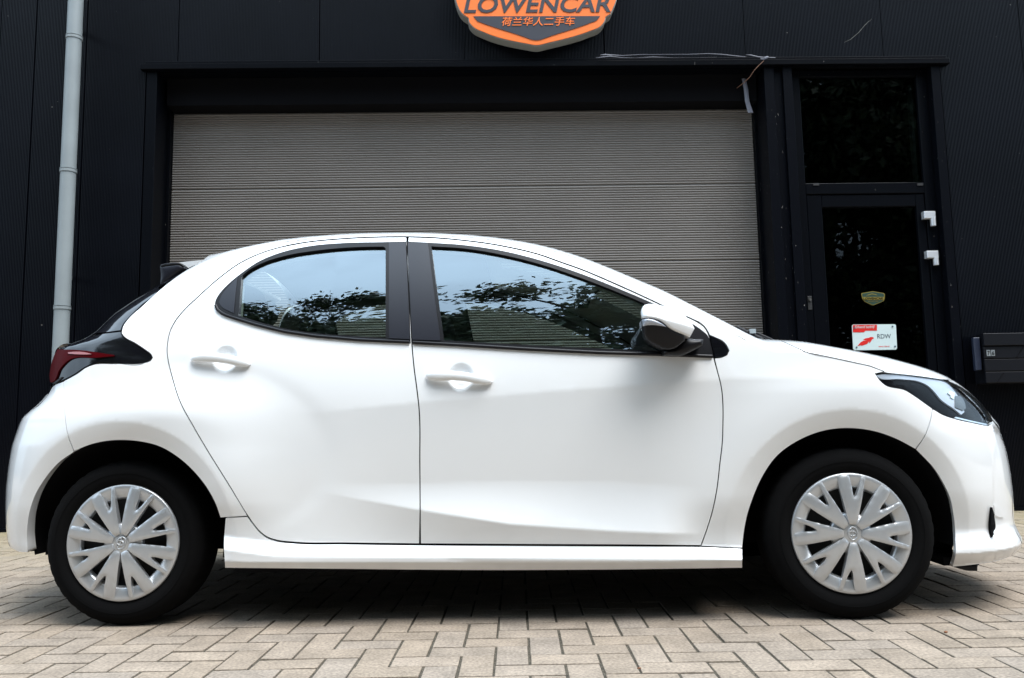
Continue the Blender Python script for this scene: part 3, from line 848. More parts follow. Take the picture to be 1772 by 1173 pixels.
MB().tube([(X(a, b, -.07) - tq[0], c, Z(a, b, -.07) - tq[1]) for a, b, c in ((1322, 105, 0), (1314, 112, .01), (1307, 119, .03), (1302, 127, .06), (1295, 132, .12), (1288, 134, .2))], .003, 6).build('thread', M['thread'], film)
v, f = [], []
for k, (a, b) in enumerate(((1287, 136), (1291, 155), (1293, 175), (1299, 195))):
    w_ = (3.5, 4, 4, 5)[k] / 220
    x_, z_ = X(a, b, .1) - tq[0], Z(a, b, .1) - tq[1]
    v += [(x_ - w_, .17, z_), (x_, .163, z_), (x_ + w_, .17, z_), (x_, .174, z_)]
for k in range(3):
    for q in range(4): f.append((4 * k + q, 4 * k + (q + 1) % 4, 4 * k + 4 + (q + 1) % 4, 4 * k + 4 + q))
f += [(3, 2, 1, 0), (12, 13, 14, 15)]
mb = MB(); mb.add(v, f); mb.build('hanging_tail', M['tape'], film)

# ================================================================== CAR
CAR_A = R(3.67)
ex = np.array([math.cos(CAR_A), -math.sin(CAR_A), 0.0])      # forward
ey = np.array([math.sin(CAR_A), math.cos(CAR_A), 0.0])       # inboard
g1, g2 = ground_pt(230, 1084), ground_pt(1461, 1073)
CO = (g1 + g2) / 2 - ey * 0.06
CO[2] = 0.0
HWID = 0.86                                                  # half width
car = tag(empty('parked_car', tuple(CO), -CAR_A), 'white five door hatchback car parked on the brick paving in front of the roller door', 'car')
RC = np.stack([ex, ey, np.array([0, 0, 1.0])])               # world -> car rows
CC = RC @ (CAM - CO)
def crays(P): return rays(P) @ RC.T
def pd_(P, d):
    """photo points on the plane at inset d, in car coordinates (s, d, z)"""
    q = crays(P)
    return CC + q * ((d - CC[1]) / q[:, 1])[:, None]
def sz(px, py, d=0.02):
    p = pd_([(px, py)], d)[0]
    return p[0], p[2]
def sstep(x): x = np.clip(x, 0, 1); return x * x * (3 - 2 * x)

WR, WF = sz(212, 938.5, .05), sz(1474, 925, .05)             # wheel centres
COVR = 0.5 * (sz(212, 837, .05)[1] - sz(212, 1040, .05)[1])
COVR = 0.5 * (COVR + 0.5 * (sz(1474, 820, .05)[1] - sz(1474, 1030, .05)[1]))
TYR = 0.5 * (WR[1] + WF[1]) + 0.002
RING = 0.5 * ((sz(212, 727)[1] - WR[1]) + (sz(1475, 711)[1] - WF[1]))
cre = np.array([sz(*p) for p in ((300, 716), (560, 714), (719, 697), (1000, 674), (1261, 656), (1400, 652), (1560, 668))])
lcr = np.array([sz(*p) for p in ((560, 850), (605, 860), (726, 882), (882, 906), (1050, 918), (1207, 925), (1240, 926))])
ltop = np.array([sz(*p) for p in ((560, 849), (605, 852), (726, 850), (882, 845), (1050, 846), (1207, 856), (1240, 870))])
silt = np.array([sz(*p) for p in ((380, 925), (480, 938), (726, 943), (1213, 946), (1290, 949))])
silm = np.array([sz(*p) for p in ((380, 968), (726, 973), (1290, 970))])
s_sil0, s_sil1 = sz(384, 950)[0], sz(1288, 950)[0]
HC0 = sz(300, 790)                                           # haunch ellipse
HA, HB = sz(541, 775)[0] - HC0[0], sz(300, 643)[1] - HC0[1]
lip_z, lip_m = sz(1700, 930, .1)[1], sz(1700, 957, .1)[1]
cups = [(*sz(388, 621), .053, .055), (*sz(798, 653), .052, .056)]
poc = np.array([sz(*p, .16) for p in ((1733, 745), (1733, 764), (1720, 790), (1715, 825), (1713, 880), (1713, 930), (1713, 950))])
poc = poc[np.argsort(poc[:, 1])]

def shape(r, p): r = np.clip(r, 0, 1); return 1 - (1 - r ** p) ** (1 / p)

def Dside(s, z):
    zc = np.interp(s, cre[:, 0], cre[:, 1])
    h = z - zc
    u_, l_ = np.maximum(h, 0), np.maximum(-h, 0)
    kf = sstep((s + .80) / .55)                  # the waist crease dies out over the rear door
    D = .07 * kf * u_ + (.36 + .10 * (1 - kf)) * u_ ** 2 + .055 * kf * l_ + .06 * l_ ** 2
    D = D + .035 * (np.abs(s) / 1.5) ** 3
    # arch flares
    for (cs, cz) in (WR, WF):
        r = np.hypot(s - cs, z - cz)
        fade = sstep((z - (cz - .10)) / .12)
        D = D - .022 * np.exp(-((r - RING) / .16) ** 2) * sstep((z - .25) / .2) * (1 - sstep((z - .80) / .15))
        D = D + .24 * np.clip(RING - r, 0, .12) * (0.35 + .65 * fade)
    # rear haunch standing out of the door skin
    e = np.sqrt(((s - HC0[0]) / HA) ** 2 + ((z - HC0[1]) / HB) ** 2)
    low = sstep((z - .30) / .15)
    D = D - .036 * sstep((1.04 - e) / .62) * low * (.50 + .50 * sstep((z - HC0[1] - .02) / .26))
    D = D + .0022 * np.exp(-((e - 1.10) / .09) ** 2) * low * sstep((s + 1.25) / .15)
    # scalloped lower door with a crease
    zl, zt_ = np.interp(s, lcr[:, 0], lcr[:, 1]), np.interp(s, ltop[:, 0], ltop[:, 1])
    wn_ = sstep((s - lcr[0, 0] + .05) / .75) * (1 - sstep((s - sz(1130, 900)[0]) / .22))
    t = np.clip((zt_ + .03 - z) / np.maximum(zt_ + .03 - zl, .01), 0, 1)
    D = D - .034 * wn_ * t ** 1.5
    D = D + wn_ * .22 * np.clip(zl - z, 0, .155)
    # sill
    wi = sstep((s - s_sil0 + .03) / .04) * (1 - sstep((s - s_sil1) / .03))
    zs_, zm_ = np.interp(s, silt[:, 0], silt[:, 1]), np.interp(s, silm[:, 0], silm[:, 1])
    D = D - wi * .045 * sstep((zs_ + .004 - z) / .05)
    D = D + wi * .8 * np.clip(zm_ - z, 0, .06)
    # handle cups
    for (cs, cz, a, b) in cups:
        q = np.sqrt(((s - cs) / a) ** 2 + ((z - cz) / b) ** 2)
        D = D + .013 * sstep((1 - q) / .5)
    # front bumper lip and lamp pocket
    wf_ = sstep((s - 1.52) / .12)
    D = D - wf_ * .035 * sstep((lip_z + .03 - z) / .075)
    D = D + wf_ * 1.2 * np.clip(lip_m - z, 0, .05)
    sc = np.interp(z, poc[:, 1], poc[:, 0])
    wz = sstep((z - poc[0, 1]) / .06) * (1 - sstep((z - poc[-1, 1] + .02) / .05))
    D = D + .05 * sstep((s - sc) / .034) * wz
    return D

ZT = [np.array([-2.2, 2.2]), np.array([1.5, 1.5])]
SN = [np.array([0, 2.0]), np.array([2.05, 2.05])]
ST = [np.array([0, 2.0]), np.array([-2.05, -2.05])]
def htop(s): return np.interp(s, [-2, .55, .95, 2], [.12, .12, .10, .10])
LN = .62
def ltail(z): return np.interp(z, [.75, 1.05], [.52, .42])
def Dfull(s, z, zt=None, sn=None, st=None):
    zt = np.interp(s, *ZT) if zt is None else zt
    sn = np.interp(z, *SN) if sn is None else sn
    st = np.interp(z, *ST) if st is None else st
    h = htop(s)
    rt_ = (z - zt + h) / h
    rn = (s - sn + LN) / LN
    L = ltail(z)
    rr = (st + L - s) / L
    k = (1 - shape(rt_, 2.2)) * (1 - shape(rn, 2.3)) * (1 - shape(rr, 2.4))
    b = Dside(s, z)
    over = np.maximum(np.maximum(rt_ - 1, rn - 1), np.maximum(rr - 1, 0))
    return b + (HWID - b) * (1 - k) + over * 2.0

TS = np.arange(-.14, .80, .008)
def gmin(o, q, **kw):
    """min over the ray of D - d for one ray, with the s of the minimum and its z"""
    t = (TS - o[1]) / q[1]
    s, z = o[0] + t * q[0], o[2] + t * q[2]
    gg = Dfull(s, z, **kw) - TS
    k = int(np.argmin(gg))
    return gg[k], s[k], z[k]
def solve(P, key, lo, hi):
    out = []
    for p, q in zip(P, crays(P)):
        a, b = lo, hi
        for _ in range(26):
            mid = (a + b) / 2
            hit = gmin(CC, q, **{key: mid})[0] <= 0
            if key == 'st': hit_hi = not hit
            else: hit_hi = hit
            if hit_hi: b = mid
            else: a = mid
        _, s, z = gmin(CC, q, **{key: (a + b) / 2})
        out.append((s, z, (a + b) / 2))
    return np.array(out)
def smooth_curve(x, y, sig, ext):
    k = np.argsort(x); x, y = x[k], y[k]
    xs = np.arange(x[0] - ext, x[-1] + ext, .01)
    # end slopes carried on
    s0, s1 = (y[1] - y[0]) / (x[1] - x[0]), (y[-1] - y[-2]) / (x[-1] - x[-2])
    ys_ = np.interp(xs, x, y)
    ys_ = np.where(xs < x[0], y[0] + (xs - x[0]) * s0, ys_); ys_ = np.where(xs > x[-1], y[-1] + (xs - x[-1]) * s1, ys_)
    n = int(3 * sig / .01); w = np.exp(-.5 * (np.arange(-n, n + 1) * .01 / sig) ** 2); w /= w.sum()
    yy = np.convolve(np.pad(ys_, n, mode='edge'), w, 'valid')
    return xs, yy
top_px = np.array([(345, 450), (384, 437.5), (417, 429), (450, 422), (493, 413.5), (545, 408), (596, 404.3), (640, 402.7), (705, 402), (750, 403), (802, 405.3), (835, 408.3), (869, 412), (904, 417.5), (937, 424), (971, 433), (1005, 444), (1039, 457), (1072, 471), (1106, 485.5), (1140, 500), (1174, 517.5), (1208, 536), (1259, 564), (1296, 585),
                   (1320, 587), (1349, 588), (1377, 590), (1420, 598), (1475, 609), (1536, 624), (1582, 638), (1622, 650.5)])
nose_px = np.array([(1660, 666), (1677, 678), (1701, 701), (1717, 722), (1732, 743), (1742, 780), (1749, 817), (1754, 860), (1755, 890), (1757, 905), (1763, 924), (1770, 941), (1768, 948), (1754, 960)])
tail_px = np.array([(20, 950), (13, 938), (10, 910), (9, 878), (10, 845), (14, 809), (20, 773), (31, 740), (37, 724), (72, 694), (84, 678), (87, 658), (91, 630), (97, 605), (139, 592), (164, 577), (194, 547), (230, 522), (275, 496)])
for it in range(2):
    T_ = solve(top_px, 'zt', .5, 2.2)
    T_ = np.vstack([T_, (T_[0, 0] - .35, 0, T_[0, 2] - .11), (T_[-1, 0] + .25, 0, T_[-1, 2] - .12)])
    ZT = smooth_curve(T_[:, 0], T_[:, 2], .022, .1)
    N_ = solve(nose_px, 'sn', 1.0, 2.8)
    N_ = np.vstack([N_, (0, N_[0, 1] + .12, N_[0, 2] - .06)])
    SN = smooth_curve(N_[:, 1], N_[:, 2], .018, .1)
    B_ = solve(tail_px, 'st', -3.0, -.8)
    ST = smooth_curve(B_[:, 1], B_[:, 2], .008, .1)

def cast(P):
    """photo points -> car coordinates on the body skin, plus outward normals"""
    P = np.atleast_2d(np.asarray(P, float)); q = crays(P)
    ts = np.arange(-.15, .82, .012)
    n = len(P)
    T = (ts[None, :] - CC[1]) / q[:, 1][:, None]
    s, z = CC[0] + T * q[:, 0][:, None], CC[2] + T * q[:, 2][:, None]
    gg = Dfull(s.ravel(), z.ravel()).reshape(n, -1) - ts[None, :]
    neg = gg <= 0
    hit = neg.any(1)
    k = np.where(hit, neg.argmax(1), gg.argmin(1))
    b = ts[k]; a = np.where(hit, ts[np.maximum(k - 1, 0)], b)
    for _ in range(14):
        mid = (a + b) / 2
        t = (mid - CC[1]) / q[:, 1]
        gm = Dfull(CC[0] + t * q[:, 0], CC[2] + t * q[:, 2]) - mid
        in_ = gm <= 0
        b = np.where(in_, mid, b); a = np.where(in_, a, mid)
    t = (b - CC[1]) / q[:, 1]
    pts = CC + q * t[:, None]
    return pts, normals(pts[:, 0], pts[:, 2])
def normals(s, z, e=.002):
    ds = (Dfull(s + e, z) - Dfull(s - e, z)) / (2 * e); dz = (Dfull(s, z + e) - Dfull(s, z - e)) / (2 * e)
    nn = np.stack([ds, -np.ones_like(ds), dz], 1)
    return nn / np.linalg.norm(nn, axis=1)[:, None]

def mirror_mesh(me, name):
    m2 = me.copy(); m2.name = name
    for v in m2.vertices: v.co.y = 2 * HWID - v.co.y
    m2.flip_normals()
    return m2

def skin(name, outline, material, parent=None, holes=(), step=6.0, gap=1.0, hgap=0.0, off=0.0, lip=.02, mirror=True, far_parent=None, corner=38, label=None, crease=False, shade_lip=False):
    """a panel of the body cut out along photo outlines; returns (near, far)"""
    par = parent or car
    O = smooth_outline(outline, step, corner); O = inset(O, gap) if gap else (O if area2(O) > 0 else O[::-1])
    Hs = [inset(smooth_outline(h, step, corner), -hgap) for h in holes]
    V, T, B = triangulate(O, Hs, step, CREASES if crease else ())
    P, Nn = cast(V)
    P = P + Nn * off
    nb = len(P)
    # photo y runs down: flip so faces look outboard
    faces = [(t[0], t[1], t[2]) for t in T]
    a, b, c = P[T[:, 0]], P[T[:, 1]], P[T[:, 2]]
    fn = np.cross(b - a, c - a)
    flip = (fn * Nn[T[:, 0]]).sum(1).sum() < 0
    if flip: faces = [f[::-1] for f in faces]
    verts, nrm, sm = list(P), list(Nn), [True] * len(faces)
    if lip:
        idx = {}
        def dup(i):
            if i not in idx:
                idx[i] = len(verts)
                verts.append(P[i] - Nn[i] * .0); nrm.append(Nn[i])
                verts.append(P[i] - Nn[i] * lip + np.array([0, .3 * lip, 0])); nrm.append(Nn[i])
            return idx[i]
        for (i, j) in B:
            p, q = dup(i), dup(j)
            f = (q, p, p + 1, q + 1)
            if flip: f = f[::-1]
            faces.append(f); sm.append(False)
            e = P[j] - P[i]; w = np.cross(e, Nn[i]); w /= max(np.linalg.norm(w), 1e-9)
            if flip: w = -w
            for k in (p, p + 1, q, q + 1): nrm[k] = w
    me = mesh(name, verts, faces, sm, nrm)
    def edge_mat(m_):
        m_.materials.append(material); m_.materials.append(M['liner'])  # lip faces painted dark to stand for the shade inside the gaps
        m_.polygons.foreach_set('material_index', [0] * len(T) + [1] * (len(faces) - len(T)))
    if shade_lip: edge_mat(me)
    o = link(name, me, material, par)
    if label: o['label'] = label
    o2 = None
    if mirror:
        fp = far_parent or (par if par is car else car)
        v2 = [(p[0], 2 * HWID - p[1], p[2]) for p in verts]
        n2 = [(n[0], -n[1], n[2]) for n in nrm]
        me2 = mesh(name, v2, [f[::-1] for f in faces], sm, n2)
        if shade_lip: edge_mat(me2)
        o2 = link(name, me2, material, fp)
    return o, o2

def grid_part(name, rows, material, parent=None, thick=.0, both=True):
    """rows: array (n, m, 3) of points from the near side to the centre line; mirrored into one sheet"""
    A = np.asarray(rows)
    if both:
        Bm = A[:, ::-1][:, 1:].copy(); Bm[..., 1] = 2 * HWID - Bm[..., 1]
        A = np.concatenate([A, Bm], 1)
    n, m_ = A.shape[:2]
    f = []
    for i in range(n - 1):
        for j in range(m_ - 1):
            f.append((i * m_ + j, i * m_ + j + 1, (i + 1) * m_ + j + 1, (i + 1) * m_ + j))
    v = A.reshape(-1, 3)
    a, b, c = v[[q[0] for q in f]], v[[q[1] for q in f]], v[[q[2] for q in f]]
    nn = np.cross(b - a, c - a); cen = np.array([0, HWID, .6])
    if ((a - cen) * nn).sum() < 0: f = [q[::-1] for q in f]
    return link(name, mesh(name, v, f, True), material, parent or car)

def top_z(s, r): return np.interp(s, *ZT) - htop(s) + htop(s) * r
def top_rows(ss, z_start, nr=16, r_end=1.0, drop=.0):
    """rows over the top: for every s, from the height z_start(s) on the side up to the crest"""
    rows = []
    for s, z0 in zip(ss, z_start):
        zt = float(np.interp(s, *ZT)); h = float(htop(s))
        r1 = (z0 - zt + h) / h
        if r1 < 0: r1 = r1
        q = np.linspace(0, 1, nr)
        r = r1 + (r_end - r1) * (1 - (1 - q) ** 1.9)
        z = zt - h + h * r
        d = np.minimum(Dfull(np.full(nr, s), z), HWID)
        if r_end >= 1: d[-1] = HWID
        rows.append(np.stack([np.full(nr, s), d, z - drop], 1))
    return np.array(rows)
def curve_sz(P):
    p, _ = cast(P); k = np.argsort(p[:, 0])
    return p[k, 0], p[k, 2]

def proj(P):
    """car coordinates -> photo points"""
    w = np.asarray(P) @ RC + CO - CAM
    dep = w @ fw
    return np.stack([PW / 2 + F_PX * (w @ rt) / dep, PH / 2 - F_PX * (w @ up) / dep], 1)
def on_skin(s, z): s, z = np.asarray(s, float), np.asarray(z, float); return np.stack([s, Dfull(s, z), z], 1)
CREASES = []
for (cs, cz) in (WR, WF):
    an = np.radians(np.arange(-20, 201, 4))
    for rr in (RING, RING - .006):
        CREASES.append(proj(on_skin(cs + rr * np.cos(an), cz + rr * np.sin(an))))
s_ = np.arange(lcr[0, 0], lcr[-1, 0], .02)
for dz in (0, .006, -.006): CREASES.append(proj(on_skin(s_, np.interp(s_, lcr[:, 0], lcr[:, 1]) + dz)))
s_ = np.arange(cre[0, 0], cre[-1, 0], .02)
CREASES.append(proj(on_skin(s_, np.interp(s_, cre[:, 0], cre[:, 1]))))
zz_ = np.linspace(poc[0, 1] + .01, poc[-1, 1] - .01, 40)
for k_ in (0, .012, .024, .036): CREASES.append(proj(on_skin(np.interp(zz_, poc[:, 1], poc[:, 0]) + k_, zz_)))
for (cs, cz, a, b) in cups:
    an = np.linspace(0, 2 * math.pi, 60)
    for k_ in (1.03, .985, .93, .84, .7, .5, .25):
        ss_, zz_ = cs + a * k_ * np.cos(an), cz + b * k_ * np.sin(an)
        CREASES.append(proj(on_skin(ss_, zz_)))

# ---- photo outlines of the near side
door_top = [(704, 410), (650, 410.5), (596, 413), (519, 421), (463, 434), (417, 454), (378, 482), (340, 516), (322, 533), (305, 553), (294, 574), (290, 592), (289, 610), (291, 625), (294, 638), (300, 660), (306, 680), (312, 696), (334, 737), (358, 778), (396, 839), (429, 893), (438, 906), (450, 920), (462, 929), (478, 934.5), (508, 938), (600, 939.5), (726, 941)]
shut_mid = [(727, 884), (726.5, 803), (725, 705), (721, 670), (717, 640), (713, 597), (711, 559), (708.5, 520), (706, 482), (704.5, 440)]
trim_r = [(703, 418), (660, 419), (596, 420.5), (532, 426.5), (483, 438), (447, 453), (419, 472), (399, 488), (384, 503), (376, 514), (372, 525), (374, 534), (380, 541), (388, 546), (406, 552), (442, 563.5), (493, 576), (545, 583.5), (621, 590), (711, 594), (709, 540), (705.5, 470)]
glass_r = [(424, 473), (455, 455), (493, 443), (545, 434), (596, 429), (647, 427), (664, 427), (667.5, 430), (667.5, 585), (621, 582), (545, 576.5), (493, 568.5), (455, 559), (413, 546), (418, 479)]
tri_r = [(412, 480), (395, 497), (383, 513), (379, 524), (384, 532), (394, 538), (405.5, 543)]
rdoor = door_top + shut_mid
fdoor_top = [(706.5, 410), (750, 411.5), (802, 416), (845, 421.5), (886, 429), (930, 439.5), (971, 454), (1005, 467), (1039, 482), (1072, 497), (1106, 512), (1130, 512.5), (1170, 533), (1199, 548), (1210, 555), (1217, 561), (1223, 570), (1227, 580), (1231, 597), (1235, 618), (1242, 644), (1248, 668), (1251, 700), (1251, 735), (1250, 765), (1246, 800), (1240, 850), (1233, 884), (1224, 914), (1213, 944)]
fdoor_top = [(706.5, 410), (750, 411.5), (802, 416), (845, 421.5), (886, 429), (930, 439.5), (971, 454), (1005, 466), (1039, 480), (1072, 494.5), (1102, 508), (1130, 521), (1170, 540), (1195, 551), (1210, 559), (1219, 566), (1225, 576), (1230, 593), (1235, 618), (1242, 644), (1248, 668), (1251, 700), (1251, 735), (1250, 765), (1246, 800), (1240, 850), (1233, 884), (1224, 914), (1213, 944)]
fdoor = fdoor_top + [(1100, 943), (900, 942), (727.5, 941)] + shut_mid
trim_f = [(705, 418), (744, 420), (802, 424), (869, 434), (937, 451), (1005, 473.5), (1039, 486.5), (1072, 500), (1110, 516), (1143, 531), (1170, 545), (1196, 559), (1214, 571), (1225, 581), (1230, 597), (1235, 619), (1180, 617), (1140, 615), (1039, 612.5), (903, 605.5), (800, 599), (713, 594.5), (710, 540), (706.5, 470)]
glass_f = [(746.5, 426.5), (802, 430), (869, 441), (937, 458), (1005, 481), (1072, 507), (1125, 530), (1160, 548), (1163, 600), (1160, 608.5), (1039, 603), (903, 596.5), (768, 589), (757, 509)]
fend_trim = [(1228, 581), (1240, 586), (1249, 591), (1256, 598), (1260, 606), (1257, 613), (1249, 617), (1236.5, 618.5), (1232, 598)]

rd_n, rd_f = skin('rear_door', rdoor, M['paint'], shade_lip=True, crease=True, holes=[trim_r], step=5.5, gap=1.0, hgap=-.3)
fd_n, fd_f = skin('front_door', fdoor, M['paint'], shade_lip=True, crease=True, holes=[trim_f], step=5.5, gap=1.0, hgap=-.3)
skin('window_trim', trim_r, M['trim'], rd_n, holes=[glass_r], step=6, gap=.2, hgap=.0, off=.0015, lip=.016, far_parent=rd_f)
skin('window_trim', trim_f, M['trim'], fd_n, holes=[glass_f], step=6, gap=.2, hgap=.0, off=.0015, lip=.016, far_parent=fd_f)
skin('window_pane', glass_r, M['glass'], rd_n, step=8, gap=-1.0, off=-.010, lip=0, far_parent=rd_f)
skin('window_pane', glass_f, M['glass'], fd_n, step=8, gap=-1.0, off=-.010, lip=0, far_parent=fd_f)
skin('quarter_blank', tri_r, M['pillar'], rd_n, step=5, gap=.5, off=.004, lip=.008, far_parent=rd_f)
skin('pillar_cover', [(673, 420.5), (702.5, 420), (705, 470), (710, 588), (673, 586)], M['pillar'], rd_n, step=8, gap=.3, off=.0045, lip=.006, far_parent=rd_f)
skin('pillar_cover', [(706, 420.5), (741, 421.5), (752, 509), (763, 590), (713.5, 588.5), (709, 500)], M['pillar'], fd_n, step=8, gap=.3, off=.0045, lip=.006, far_parent=fd_f)
# the lower run of the window frame: a rounded weather strip
def strip(pts, rad, name, material, parent, far, off=.004):
    pts = np.array(pts, float)
    L = np.r_[0, np.cumsum(np.linalg.norm(np.diff(pts, axis=0), axis=1))]; t = np.linspace(0, L[-1], int(L[-1] / 9) + 2)
    P, Nn = cast(np.stack([np.interp(t, L, pts[:, 0]), np.interp(t, L, pts[:, 1])], 1))
    P = P + Nn * off
    MB().tube([tuple(p) for p in P], rad, 8).build(name, material, parent)
    MB().tube([(p[0], 2 * HWID - p[1], p[2]) for p in P], rad, 8).build(name, material, far)
strip([(374, 529), (378, 538), (388, 545), (406, 551), (442, 562), (493, 574.5), (545, 582), (621, 588.5), (709, 592.5)], .0062, 'weather_strip', M['trim'], rd_n, rd_f)
strip([(715, 593), (800, 597.5), (903, 603.8), (1039, 610.5), (1140, 613.3), (1232, 617)], .0066, 'weather_strip', M['trim'], fd_n, fd_f)

strip(door_top + [(726.8, 941)] + shut_mid, .0045, 'door_seal', M['liner'], rd_n, rd_f, off=-.008)
strip(fdoor_top + [(1100, 943), (900, 942), (727, 941)], .0045, 'door_seal', M['liner'], fd_n, fd_f, off=-.008)
top_in = [(345, 454), (384, 441), (417, 432.5), (450, 425.8), (493, 417.2), (545, 411.8), (596, 408), (640, 406.3), (705, 405.5), (750, 406.5), (802, 409), (835, 412), (869, 416), (904, 421.5), (937, 428), (971, 437), (1005, 448), (1039, 461), (1072, 475), (1106, 489.5), (1140, 504), (1174, 521.5), (1208, 540)]
k = [i for i, p in enumerate(top_in) if p[0] == 493][0]
kk = k
quarter = top_in[:k + 1] + [(493, 425.5), (463, 434), (417, 454), (378, 482), (340, 516), (322, 533), (305, 553), (294, 574), (290, 592), (289, 610), (291, 625), (294, 638), (300, 660), (306, 680), (312, 696), (334, 737), (358, 778), (396, 839), (429, 893), (390, 895.5), (381, 896), (373, 873), (358, 845), (335, 816), (307, 791), (276, 773), (243, 764.5), (212, 762), (189, 763), (159, 769), (128, 781), (118, 755), (112, 717), (110, 659), (134, 646), (148, 636), (160, 631), (200, 629), (251, 627), (260, 624), (263.5, 619), (261, 613), (254, 607.5), (234, 594), (213, 581), (210, 576), (212, 566), (222, 551), (245, 530), (271, 506), (280, 498), (322, 467)]
skin('quarter_panel', quarter, M['paint'], crease=True, step=5.5, gap=.9)
rail = top_in[k:] + [(1208, 557)] + fdoor_top[:14][::-1] + [(704, 410)] + door_top[1:4] + [(493, 425.5)]
rail = [(488, 418.3)] + top_in[k:] + [(1213, 543), (1214, 558.5)] + [(1195, 549.6), (1170, 538.6), (1130, 519.5), (1102, 506.4), (1072, 492.9), (1039, 478.4), (1005, 464.4), (971, 452.4), (930, 437.9), (886, 427.4), (845, 419.9), (802, 414.4), (750, 409.9), (704, 408.4), (650, 409), (596, 411.5), (519, 419.5), (493, 424.6), (488, 426.0)]
skin('roof_rail', rail, M['paint'], shade_lip=True, step=4, gap=.12, lip=.012, off=-.0008)
fend = [(1208.5, 540), (1259, 568), (1297, 589), (1320, 591), (1349, 592), (1365, 596), (1398, 610.5), (1450, 621.5), (1505, 633.5), (1531, 643), (1515, 646.5), (1523, 658), (1531, 665), (1569, 676), (1577, 681), (1614, 707), (1609, 731), (1601, 753), (1584, 777.5),
        (1551, 760), (1514, 747), (1475, 741.5), (1429, 745), (1383, 762), (1346, 788), (1319, 826), (1304, 860), (1294, 890), (1288, 920), (1285, 948), (1213, 945), (1224, 914), (1233, 884), (1240, 850), (1246, 800), (1250, 765), (1251, 735), (1251, 700), (1248, 668), (1242, 644), (1236, 619.5), (1249, 618), (1258, 614), (1261.5, 606), (1257, 597), (1250, 590), (1240, 585), (1228, 580), (1225, 574), (1219, 565), (1209.5, 557)]
skin('front_fender', fend, M['paint'], crease=True, step=5.5, gap=.9)
skin('fender_trim', fend_trim, M['blackgloss'], step=5, gap=.3, off=.002, lip=.01)
sill = [(390, 896), (428, 894), (438, 907), (450, 921.5), (462, 930.5), (478, 936), (508, 939.8), (600, 941.5), (726, 943), (900, 944), (1100, 945), (1213, 946), (1285, 949), (1285, 983), (1060, 986), (828, 987), (600, 985), (389, 983), (387, 940)]
skin('side_sill', sill, M['paint'], step=4.5, gap=.7, lip=.05)
fbump = [(1615, 708), (1609.5, 731), (1601.5, 753), (1585, 778), (1600, 793), (1614, 808), (1632, 836), (1644, 862), (1650, 893), (1653, 930), (1653, 960), (1648, 981), (1692, 976.5), (1726, 971), (1752, 961), (1765, 951), (1769.5, 943), (1766, 934), (1759, 921), (1754.5, 905), (1752.5, 890), (1752, 860), (1747, 817), (1740, 780), (1730, 745), (1717.5, 727), (1717, 732), (1710, 737.5), (1684, 732), (1653, 725), (1632, 718)]
fb_n, fb_f = skin('front_bumper', fbump, M['paint'], crease=True, step=3.4, gap=.5, lip=.014)
skin('air_slot', [(1712.8, 877), (1715.5, 890), (1718, 915), (1713.5, 931), (1710.5, 919), (1711, 892)], M['liner'], fb_n, step=3, gap=0, off=.010, lip=.012, far_parent=fb_f)
skin('slot_fin', [(1717, 873), (1724, 877), (1733, 887), (1736, 894), (1729, 894.5), (1719.5, 891)], M['paint'], fb_n, step=3, gap=0, off=.005, lip=.006, far_parent=fb_f)
rbump = [(110, 660), (112, 717), (118, 755), (128, 782), (102, 800.5), (79, 827), (61, 857), (51, 888), (47, 923), (48.5, 956), (30, 954), (18, 947.5), (14, 938), (11.5, 910), (10.5, 878), (11.5, 845), (15.5, 809), (21.5, 773), (32.5, 741), (38.5, 725), (73, 695.5), (85, 679.5), (91, 669)]
skin('rear_bumper', rbump, M['paint'], crease=True, step=4.5, gap=.5, lip=.03)

# ---- tail lamp, headlamp
tlamp = [(97, 604), (107, 595.5), (139, 593.5), (158, 581.5), (166, 579.5), (209, 573.5), (211, 580), (234, 595.5), (254, 609.5), (261.5, 614.5), (262.5, 620), (257, 625), (158, 630), (145, 636.5), (131, 646), (91, 666.5), (88, 663), (87, 655), (88.5, 637), (93, 618)]
tl_n, tl_f = skin('tail_light', tlamp, M['blackgloss'], step=3.5, gap=.6, lip=.03, corner=60)
skin('red_lens', [(102, 605), (130, 605.5), (199, 614.5), (199, 617), (172, 619.5), (121, 624), (107, 638), (94, 661), (90, 662), (88.5, 655), (90, 637), (97, 614)], M['red'], tl_n, step=3.5, gap=.3, off=.006, lip=.005, far_parent=tl_f, corner=50)
skin('painted_glint', [(121, 610.5), (130, 609.5), (158, 612.5), (162, 614), (150, 614.5), (122, 613)], M['redglint'], tl_n, step=3, gap=.1, off=.009, lip=.003, far_parent=tl_f)  # pale strip painted as a highlight on the red lens
skin('lower_lens_edge', [(92, 664.5), (108, 652), (110, 653), (97, 663)], M['trim'], tl_n, step=3, gap=.1, off=.004, lip=.003, far_parent=tl_f)
skin('screen_fin', [(209, 571.5), (211, 565), (226, 546), (244, 528.5), (275, 499), (275.5, 496), (253, 508.5), (230, 523), (194, 548.5), (164, 577.5)], M['blackgloss'], step=3.5, gap=.5, lip=.02, corner=60)
hlamp = [(1514.5, 646), (1518, 643.5), (1531, 643), (1581, 648), (1626, 654.5), (1641, 659), (1663, 669), (1684, 685), (1702, 702), (1712, 716), (1716, 724), (1716, 731), (1710, 736), (1684, 730.5), (1653, 723.5), (1632, 716.5), (1614, 706.5), (1577, 681), (1569, 676), (1531, 664), (1523, 657.5)]
hl_n, hl_f = skin('headlight', hlamp, M['lampblack'], step=3.5, gap=.6, off=-.012, lip=.03, corner=60)
